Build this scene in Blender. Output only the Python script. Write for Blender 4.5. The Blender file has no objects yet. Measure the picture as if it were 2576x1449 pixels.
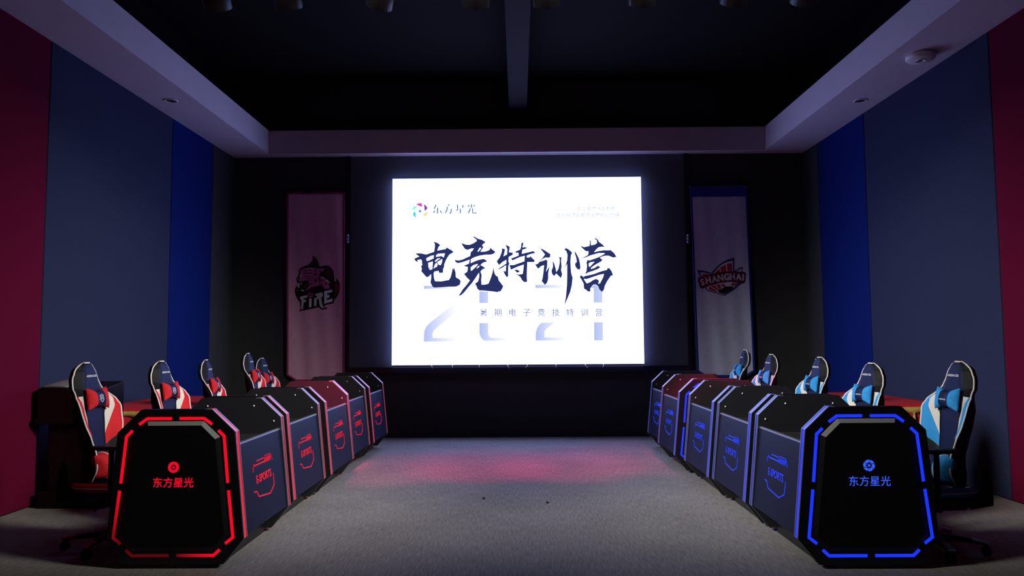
import bpy, bmesh, math, random, json
from mathutils import Vector, Matrix
from mathutils.geometry import delaunay_2d_cdt
random.seed(7)
PI = math.pi
SC = bpy.context.scene
COL = SC.collection

# ------------------------------------------------------------------ camera
cam_data = bpy.data.cameras.new('camera'); cam = bpy.data.objects.new('camera', cam_data); COL.objects.link(cam)
cam_data.sensor_width = 36.0; cam_data.lens = 1881.0 / 2576 * 36.0; cam_data.clip_start = .05
def aim(pitch, yaw, roll):
    cy, sy, cp, sp = math.cos(yaw), math.sin(yaw), math.cos(pitch), math.sin(pitch)
    f = Vector((-sy*cp, cy*cp, sp)); r = Vector((cy, sy, 0)); u = r.cross(f)
    r2 = r*math.cos(roll) + u*math.sin(roll); u2 = u*math.cos(roll) - r*math.sin(roll)
    return Matrix((r2, u2, -f)).transposed().to_4x4()
cam.matrix_world = Matrix.Translation((0, 0, 1.5)) @ aim(.0686, .0078, -.0066)
SC.camera = cam
# ------------------------------------------------------------------ world, exposure
w = bpy.data.worlds.new('world'); SC.world = w; w.use_nodes = True
w.node_tree.nodes['Background'].inputs[0].default_value = (.5, .55, .8, 1)
w.node_tree.nodes['Background'].inputs[1].default_value = .004
vs = SC.view_settings; vs.view_transform = 'Standard'; vs.look = 'None'; vs.exposure = 0; vs.gamma = 1; vs.use_curve_mapping = False
SCREEN_POWER = 5.0
FRONT_POWER = 2400.0
RED_POWER = 680.0
def lamp(name, kind, loc, target, power, col, **kw):
    d = bpy.data.lights.new(name, kind); d.energy = power; d.color = col
    for k, v in kw.items(): setattr(d, k, v)
    o = bpy.data.objects.new(name, d); COL.objects.link(o); o.location = loc
    o.rotation_euler = (Vector(target)-Vector(loc)).to_track_quat('-Z', 'Y').to_euler()
    return o
# two white front lights on the side beams, each aimed across the aisle at the opposite row
FRONT = (((-3.55, 3.2, 4.25), (2.95, 7.5, 1.0)), ((3.55, 3.2, 4.25), (-3.05, 7.5, 1.0)))
for loc, tgt in FRONT:
    fl = lamp('front_light_beam', 'SPOT', loc, tgt, FRONT_POWER, (1, .97, .92), spot_size=math.radians(44), spot_blend=1.0, shadow_soft_size=.8)
    fl.scale = (1, 1.0, 1)          # a lens that spreads the beam sideways

# ------------------------------------------------------------------ materials
def nt(name):
    m = bpy.data.materials.new(name); m.use_nodes = True
    return m, m.node_tree, m.node_tree.nodes['Principled BSDF']
def pbr(name, col, rough=.6, metal=0, noise=0, scale=60, bump=0, spec=.5, coat=0, sheen=0):
    m, t, b = nt(name)
    b.inputs['Base Color'].default_value = (*col, 1); b.inputs['Roughness'].default_value = rough
    b.inputs['Metallic'].default_value = metal; b.inputs['Specular IOR Level'].default_value = spec
    b.inputs['Coat Weight'].default_value = coat
    if sheen: b.inputs['Sheen Weight'].default_value = sheen
    if noise or bump:
        tc = t.nodes.new('ShaderNodeTexCoord'); n = t.nodes.new('ShaderNodeTexNoise')
        n.inputs['Scale'].default_value = scale; n.inputs['Detail'].default_value = 4
        t.links.new(tc.outputs['Object'], n.inputs['Vector'])
        if noise:
            r = t.nodes.new('ShaderNodeMapRange'); r.inputs[1].default_value = .3; r.inputs[2].default_value = .7
            r.inputs[3].default_value = 1-noise; r.inputs[4].default_value = 1+noise
            mx = t.nodes.new('ShaderNodeVectorMath'); mx.operation = 'SCALE'; mx.inputs[0].default_value = col
            t.links.new(n.outputs['Fac'], r.inputs[0]); t.links.new(r.outputs[0], mx.inputs['Scale'])
            t.links.new(mx.outputs[0], b.inputs['Base Color'])
        if bump:
            bp = t.nodes.new('ShaderNodeBump'); bp.inputs['Strength'].default_value = bump; bp.inputs['Distance'].default_value = .004
            t.links.new(n.outputs['Fac'], bp.inputs['Height']); t.links.new(bp.outputs[0], b.inputs['Normal'])
    return m
def glow(name, col, s=1.0, attr=False, base=(.02, .02, .02)):
    m, t, b = nt(name)
    b.inputs['Base Color'].default_value = (*base, 1); b.inputs['Roughness'].default_value = .3
    b.inputs['Emission Color'].default_value = (*col, 1); b.inputs['Emission Strength'].default_value = s
    if attr:
        a = t.nodes.new('ShaderNodeAttribute'); a.attribute_name = 'glow'
        mt = t.nodes.new('ShaderNodeMath'); mt.operation = 'MULTIPLY'; mt.inputs[1].default_value = s
        t.links.new(a.outputs['Fac'], mt.inputs[0]); t.links.new(mt.outputs[0], b.inputs['Emission Strength'])
    return m
M = {}
M['wall'] = pbr('dark_wall_paint', (.030, .029, .029), .85, noise=.15, scale=40)
M['upper'] = pbr('black_ceiling_paint', (.006, .0055, .006), .9, noise=.15, scale=5, spec=.12)
M['midbeam'] = pbr('grey_plaster', (.012, .012, .014), .85, noise=.08, scale=6, spec=.12)
M['beam'] = pbr('white_plaster', (.62, .57, .64), .7, noise=.03, scale=3)
M['fab_grey'] = pbr('grey_blue_fabric', (.027, .034, .080), .95, noise=.2, scale=220, bump=.2, spec=.1)
M['fab_dark'] = pbr('charcoal_fabric', (.045, .048, .055), .95, noise=.2, scale=220, bump=.2, spec=.1)
M['fab_blue'] = pbr('blue_fabric', (.003, .014, .14), .95, noise=.2, scale=220, bump=.2, spec=.1)
M['fab_red'] = pbr('crimson_fabric', (.115, .0025, .025), .95, noise=.2, scale=220, bump=.2, spec=.1)
M['black'] = pbr('black_laminate', (.010, .010, .012), .42, noise=.1, scale=200)
M['plate'] = pbr('black_plate', (.006, .0065, .007), .4, spec=.35)
M['inner'] = pbr('matte_black_board', (.012, .0125, .0155), .55, noise=.08, scale=300)
M['panel'] = pbr('black_panel', (.008, .008, .009), .4, noise=.08, scale=300)
M['board'] = pbr('dark_steel_board', (.006, .011, .036), .5, metal=.0, noise=.12, scale=350, spec=.22)
M['top'] = pbr('dark_worktop', (.035, .035, .037), .45, noise=.1, scale=100)
M['alu'] = pbr('brushed_aluminium', (.62, .66, .78), .38, metal=.85)
M['bevel'] = pbr('lit_bevel_grey', (.30, .30, .28), .45)  # paints the light caught by the top and aisle bevel faces
M['cap'] = pbr('white_screw_cap', (.95, .95, .95), .25, coat=.5)
M['frame'] = pbr('black_frame_metal', (.006, .006, .009), .3)
M['backing'] = pbr('charcoal_backing', (.085, .095, .12), .8, noise=.1, scale=60)
M['leather'] = pbr('black_leatherette', (.010, .010, .013), .5, noise=.1, scale=120, bump=.15, spec=.3)
M['navy'] = pbr('navy_leatherette', (.011, .018, .068), .6, noise=.12, scale=120, bump=.2, spec=.15)
M['creme'] = pbr('off_white_leatherette', (.86, .82, .75), .5, spec=.3)
M['redl'] = pbr('red_leatherette', (.75, .012, .022), .5, noise=.08, scale=90)
M['bluel'] = pbr('sky_blue_leatherette', (.03, .36, .85), .5, noise=.08, scale=90)
M['redv'] = pbr('red_velour', (.70, .008, .016), .8, noise=.2, scale=60)
M['bluev'] = pbr('sky_blue_velour', (.03, .36, .85), .85, noise=.15, scale=60)
M['plastic'] = pbr('black_plastic', (.010, .010, .011), .55)
M['steel'] = pbr('steel', (.35, .35, .37), .35, metal=.9)
M['red_cap'] = pbr('red_plastic', (.85, .06, .05), .4)
M['blue_cap'] = pbr('pale_blue_plastic', (.45, .75, .95), .4)
M['print'] = pbr('white_print', (.75, .75, .75), .5)
M['wood'] = pbr('dark_red_wood', (.008, .0012, .0014), .5, noise=.4, scale=14, spec=.2)
M['paper'] = pbr('grey_cloth_cover', (.16, .15, .17), .8)
M['cloth'] = pbr('red_velvet', (.58, .008, .022), .8, noise=.2, scale=30)
M['gold'] = pbr('gold_fringe_thread', (.55, .38, .10), .55, noise=.35, scale=120)
M['ban_pink'] = pbr('pink_banner_cloth', (.90, .46, .60), .85, noise=.06, scale=20)
M['ban_pinkb'] = pbr('deep_pink_hem', (.42, .05, .17), .85)
M['ban_white'] = pbr('pale_banner_cloth', (.72, .77, .9), .85, noise=.06, scale=20)
M['ban_blue'] = pbr('blue_hem', (.012, .04, .36), .85)
M['cable'] = pbr('pale_cable', (.75, .72, .66), .5)
M['white_pl'] = pbr('white_plastic', (.75, .74, .76), .35)
M['dark_in'] = pbr('dark_reflector', (.03, .025, .025), .4)
M['led_red'] = glow('red_led', (.86, .0, .016), 1.0, True)
M['led_blue'] = glow('blue_led', (.008, .035, 1.0), 1.0, True)
M['sign_red'] = glow('red_sign_led', (.80, .0, .02), 1.0)
M['sign_blue'] = glow('blue_sign_led', (.012, .05, 1.0), 1.0)
M['sign_blue2'] = glow('pale_blue_sign_led', (.04, .12, 1.0), 1.0)
M['lens_red'] = glow('red_lens', (1, .01, .03), 3.0)
M['lamp_face'] = glow('lamp_face', (1, .95, .88), 6.0)

def carpet():
    m, t, b = nt('grey_ribbed_carpet')
    tc = t.nodes.new('ShaderNodeTexCoord')
    mp = t.nodes.new('ShaderNodeMapping'); mp.inputs['Scale'].default_value = (110, 7, 1)
    n = t.nodes.new('ShaderNodeTexNoise'); n.inputs['Scale'].default_value = 1.0; n.inputs['Detail'].default_value = 5; n.inputs['Roughness'].default_value = .7
    n2 = t.nodes.new('ShaderNodeTexNoise'); n2.inputs['Scale'].default_value = 160; n2.inputs['Detail'].default_value = 2
    n3 = t.nodes.new('ShaderNodeTexNoise'); n3.inputs['Scale'].default_value = 1.2; n3.inputs['Detail'].default_value = 3
    t.links.new(tc.outputs['Object'], mp.inputs['Vector']); t.links.new(mp.outputs[0], n.inputs['Vector'])
    t.links.new(tc.outputs['Object'], n2.inputs['Vector']); t.links.new(tc.outputs['Object'], n3.inputs['Vector'])
    a = t.nodes.new('ShaderNodeMath'); a.operation = 'ADD'; t.links.new(n.outputs['Fac'], a.inputs[0]); t.links.new(n2.outputs['Fac'], a.inputs[1])
    a2 = t.nodes.new('ShaderNodeMath'); a2.operation = 'MULTIPLY_ADD'; a2.inputs[1].default_value = .25; t.links.new(n3.outputs['Fac'], a2.inputs[0]); t.links.new(a.outputs[0], a2.inputs[2])
    r = t.nodes.new('ShaderNodeValToRGB'); r.color_ramp.elements[0].position = .38; r.color_ramp.elements[1].position = .75
    dv = t.nodes.new('ShaderNodeMath'); dv.operation = 'MULTIPLY'; dv.inputs[1].default_value = .5; t.links.new(a2.outputs[0], dv.inputs[0])
    t.links.new(dv.outputs[0], r.inputs[0])
    r.color_ramp.elements[0].color = (.10, .095, .086, 1); r.color_ramp.elements[1].color = (.56, .53, .48, 1)
    t.links.new(r.outputs[0], b.inputs['Base Color']); b.inputs['Roughness'].default_value = .95; b.inputs['Specular IOR Level'].default_value = .15
    bp = t.nodes.new('ShaderNodeBump'); bp.inputs['Strength'].default_value = .5; bp.inputs['Distance'].default_value = .004
    t.links.new(a.outputs[0], bp.inputs['Height']); t.links.new(bp.outputs[0], b.inputs['Normal'])
    return m
M['carpet'] = carpet()

# ------------------------------------------------------------------ mesh helpers
class MB:
    def __init__(s): s.v = []; s.f = []; s.m = []; s.sm = []
    def add(s, vs, fs, mat=0, smooth=False):
        o = len(s.v); s.v += [tuple(p) for p in vs]
        for i, f in enumerate(fs):
            s.f.append([o+k for k in f]); s.m.append(mat[i] if isinstance(mat, list) else mat); s.sm.append(smooth)
        return s
    def box(s, x0, x1, y0, y1, z0, z1, mat=0):
        return s.add([(x, y, z) for x in (x0, x1) for y in (y0, y1) for z in (z0, z1)],
                     [(0, 1, 3, 2), (4, 6, 7, 5), (0, 4, 5, 1), (2, 3, 7, 6), (0, 2, 6, 4), (1, 5, 7, 3)], mat)
    def prism(s, poly, place, d0, d1, mat=0):          # poly [(a,b)], place(a,b,d) -> xyz
        n = len(poly); vs = [place(a, b, d0) for a, b in poly]+[place(a, b, d1) for a, b in poly]
        fs = [tuple(range(n-1, -1, -1)), tuple(range(n, 2*n))]+[(i, (i+1) % n, n+(i+1) % n, n+i) for i in range(n)]
        return s.add(vs, fs, mat)
    def flat(s, loops, place, d0=None, d1=0, mat=0, step=0):   # filled polygon with holes; thickness when d0 given
        pts = [p for l in loops for p in l]; ed = []; o = 0
        for l in loops: ed += [(o+i, o+(i+1) % len(l)) for i in range(len(l))]; o += len(l)
        if step:                                       # inner points so a big shape can follow a wavy cloth
            xs = [p[0] for p in pts]; zs = [p[1] for p in pts]; x = min(xs)
            while x < max(xs):
                z = min(zs)
                while z < max(zs): pts.append((x, z)); z += step
                x += step
        r_ = delaunay_2d_cdt([Vector(p) for p in pts], ed, [], 0, 1e-6)
        pts = [tuple(p) for p in r_[0]]; rim = {}
        def inside(x, z):                               # even-odd rule, so inner loops are holes
            c = False
            for l in loops:
                for (x0, z0), (x1, z1) in zip(l, l[1:]+l[:1]):
                    if (z0 > z) != (z1 > z) and x < x0+(z-z0)/(z1-z0)*(x1-x0): c = not c
            return c
        tris = [tuple(f) for f in r_[2] if inside(sum(pts[k][0] for k in f)/len(f), sum(pts[k][1] for k in f)/len(f))]
        for f in tris:
            for i in range(len(f)):
                e = (f[i], f[(i+1) % len(f)])
                if (e[1], e[0]) in rim: del rim[(e[1], e[0])]
                else: rim[e] = 1
        if d0 is None: return s.add([place(a, b, d1) for a, b in pts], tris, mat)
        n = len(pts); fs = [tuple(t) for t in tris]+[tuple(n+k for k in reversed(t)) for t in tris]+[(b, a, n+a, n+b) for a, b in rim]
        return s.add([place(a, b, d1) for a, b in pts]+[place(a, b, d0) for a, b in pts], fs, mat)
    def tube(s, path, r, n=8, mat=0, closed=False, caps=True):
        path = [Vector(p) for p in path]; rings = []; k = len(path); vs = []
        up = Vector((0, 0, 1)); prev = None
        for i, p in enumerate(path):
            a = path[(i-1) % k] if (closed or i > 0) else p; b = path[(i+1) % k] if (closed or i < k-1) else p
            t = (b-a).normalized()
            x = (prev - t*prev.dot(t)) if prev is not None else (up.cross(t) if abs(t.dot(up)) < .95 else Vector((1, 0, 0)).cross(t))
            x.normalize(); prev = x; y = t.cross(x); rr = r[i] if isinstance(r, (list, tuple)) else r
            vs += [p + x*rr*math.cos(2*PI*j/n)+y*rr*math.sin(2*PI*j/n) for j in range(n)]
        fs = [(i*n+j, i*n+(j+1) % n, ((i+1) % k)*n+(j+1) % n, ((i+1) % k)*n+j) for i in range(k if closed else k-1) for j in range(n)]
        if caps and not closed: fs += [tuple(range(n-1, -1, -1)), tuple((k-1)*n+j for j in range(n))]
        return s.add(vs, fs, mat, True)
    def lathe(s, prof, n=24, place=lambda x, y, z: (x, y, z), mat=0, smooth=True):
        vs = [place(r*math.cos(2*PI*j/n), r*math.sin(2*PI*j/n), z) for r, z in prof for j in range(n)]; k = len(prof)
        fs = [(i*n+j, i*n+(j+1) % n, (i+1)*n+(j+1) % n, (i+1)*n+j) for i in range(k-1) for j in range(n)]
        fs += [tuple(range(n-1, -1, -1)), tuple((k-1)*n+j for j in range(n))]
        return s.add(vs, fs, mat, smooth)
    def rings(s, rows, mat=lambda i, j: 0, caps=True):   # rows of closed loops
        n = len(rows[0]); k = len(rows); vs = [p for r in rows for p in r]; fs = []; ms = []
        for i in range(k-1):
            for j in range(n): fs.append((i*n+j, i*n+(j+1) % n, (i+1)*n+(j+1) % n, (i+1)*n+j)); ms.append(mat(i, j))
        if caps: fs += [tuple(range(n-1, -1, -1)), tuple((k-1)*n+j for j in range(n))]; ms += [mat(0, 0), mat(k-2, 0)]
        return s.add(vs, fs, ms, True)
    def build(s, name, mats, parent=None, bevel=0, loc=None, fix=True):
        me = bpy.data.meshes.new(name); me.from_pydata(s.v, [], s.f)
        for mm in (mats if isinstance(mats, (list, tuple)) else [mats]): me.materials.append(mm)
        me.polygons.foreach_set('material_index', s.m); me.polygons.foreach_set('use_smooth', s.sm)
        if fix:
            bm = bmesh.new(); bm.from_mesh(me); bmesh.ops.recalc_face_normals(bm, faces=bm.faces); bm.to_mesh(me); bm.free()
        me.update(); o = bpy.data.objects.new(name, me); COL.objects.link(o)
        if parent: o.parent = parent
        if loc: o.location = loc
        if bevel:
            b = o.modifiers.new('bevel', 'BEVEL'); b.width = bevel; b.segments = 2; b.limit_method = 'ANGLE'; b.angle_limit = .6
        return o
def setglow(o, fn):
    a = o.data.attributes.new('glow', 'FLOAT', 'POINT')
    a.data.foreach_set('value', [fn(v.co) for v in o.data.vertices]); return o
def tag(o, label=None, cat=None, group=None, kind=None):
    for k, v in (('label', label), ('category', cat), ('group', group), ('kind', kind)):
        if v: o[k] = v
    return o
def empty(name, loc=(0, 0, 0), rz=0):
    o = bpy.data.objects.new(name, None); COL.objects.link(o); o.location = loc; o.rotation_euler = (0, 0, rz); o.empty_display_size = .1; return o
def copy_tree(o, parent=None):
    c = o.copy(); COL.objects.link(c); c.parent = parent
    for ch in list(o.children): copy_tree(ch, c)
    return c
def text2d(body, size, place, name, mat, parent=None, bold=0, shear=0, align='CENTER', space=1, extrude=.0):
    c = bpy.data.curves.new('t', 'FONT'); c.body = body; c.size = size; c.offset = bold; c.shear = shear
    c.align_x = align; c.align_y = 'CENTER'; c.space_character = space; c.resolution_u = 4; c.extrude = extrude
    o = bpy.data.objects.new('t', c); COL.objects.link(o); bpy.context.view_layer.update()
    me = o.evaluated_get(bpy.context.evaluated_depsgraph_get()).to_mesh()
    mb = MB(); mb.add([place(v.co.x, v.co.y, v.co.z) for v in me.vertices], [tuple(p.vertices) for p in me.polygons])
    bpy.data.objects.remove(o); bpy.data.curves.remove(c)
    return mb.build(name, mat, parent, fix=False)
def interp(t, pts):
    for (a, b), (c, d) in zip(pts, pts[1:]):
        if t <= c:
            k = (t-a)/(c-a); k = max(0, min(1, k)); k = k*k*(3-2*k)*.5+k*.5; return b+(d-b)*k
    return pts[-1][1]
def sstep(a, b, x):
    k = max(0, min(1, (x-a)/(b-a))); return k*k*(3-2*k)

# ------------------------------------------------------------------ the room
WL, WR, D, Y0, ZS, ZT, ZC = -4.457, 4.479, 11.618, -4.0, 4.392, 4.76, 5.58
def struct(name, mb, mat, **kw): return tag(mb.build(name, mat, **kw), kind='structure')
struct('floor', MB().box(WL-.3, WR+.3, Y0-.2, D+.2, -.12, 0), M['carpet'])
struct('wall_back', MB().box(WL-.3, WR+.3, D, D+.2, 0, ZC), M['wall'])
struct('wall_front', MB().box(WL-.3, WR+.3, Y0-.2, Y0, 0, ZC), M['wall'])
struct('wall_left', MB().box(WL-.23, WL-.03, Y0, D, 0, ZC), M['upper'])
struct('wall_right', MB().box(WR+.03, WR+.23, Y0, D, 0, ZC), M['upper'])
struct('ceiling', MB().box(WL-.3, WR+.3, Y0-.2, D+.2, ZC, ZC+.15), M['upper'])
struct('ceiling_beam_left', MB().box(WL-.03, -3.85, Y0, D, ZS, ZT), M['beam'])
struct('ceiling_beam_right', MB().box(3.838, WR+.03, Y0, D, ZS, ZT), M['beam'])
struct('ceiling_beam_back', MB().box(-3.85, 3.838, 11.40, D, ZS, ZT), M['beam'])
struct('ceiling_beam_middle', MB().box(-.118, .158, Y0, D, 5.075, ZC), M['midbeam'])
def wallpanel(side, y0, y1, mat, label):
    x0, x1 = (WL-.027, WL) if side < 0 else (WR, WR+.027)
    o = MB().box(x0, x1, y0+.008, y1-.008, .012, ZS-.004).build('acoustic_panel', mat, bevel=.006)
    tag(o, label, 'wall panel', 'fabric acoustic panels on the side walls')
wallpanel(-1, 2.6, 6.965, M['fab_red'], 'dark crimson fabric wall panel on the left wall')
wallpanel(-1, 6.965, 9.497, M['fab_grey'], 'wide grey blue fabric wall panel on the left wall')
wallpanel(-1, 9.497, 10.79, M['fab_blue'], 'narrow deep blue fabric wall panel on the left wall')
wallpanel(-1, 10.79, 11.61, M['fab_dark'], 'charcoal fabric wall panel in the far left corner')
wallpanel(1, 2.6, 6.956, M['fab_red'], 'dark crimson fabric wall panel on the right wall')
wallpanel(1, 6.956, 9.529, M['fab_grey'], 'wide grey blue fabric wall panel on the right wall')
wallpanel(1, 9.529, 11.02, M['fab_blue'], 'narrow deep blue fabric wall panel on the right wall')
wallpanel(1, 11.02, 11.61, M['fab_dark'], 'charcoal fabric wall panel in the far right corner')
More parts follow.
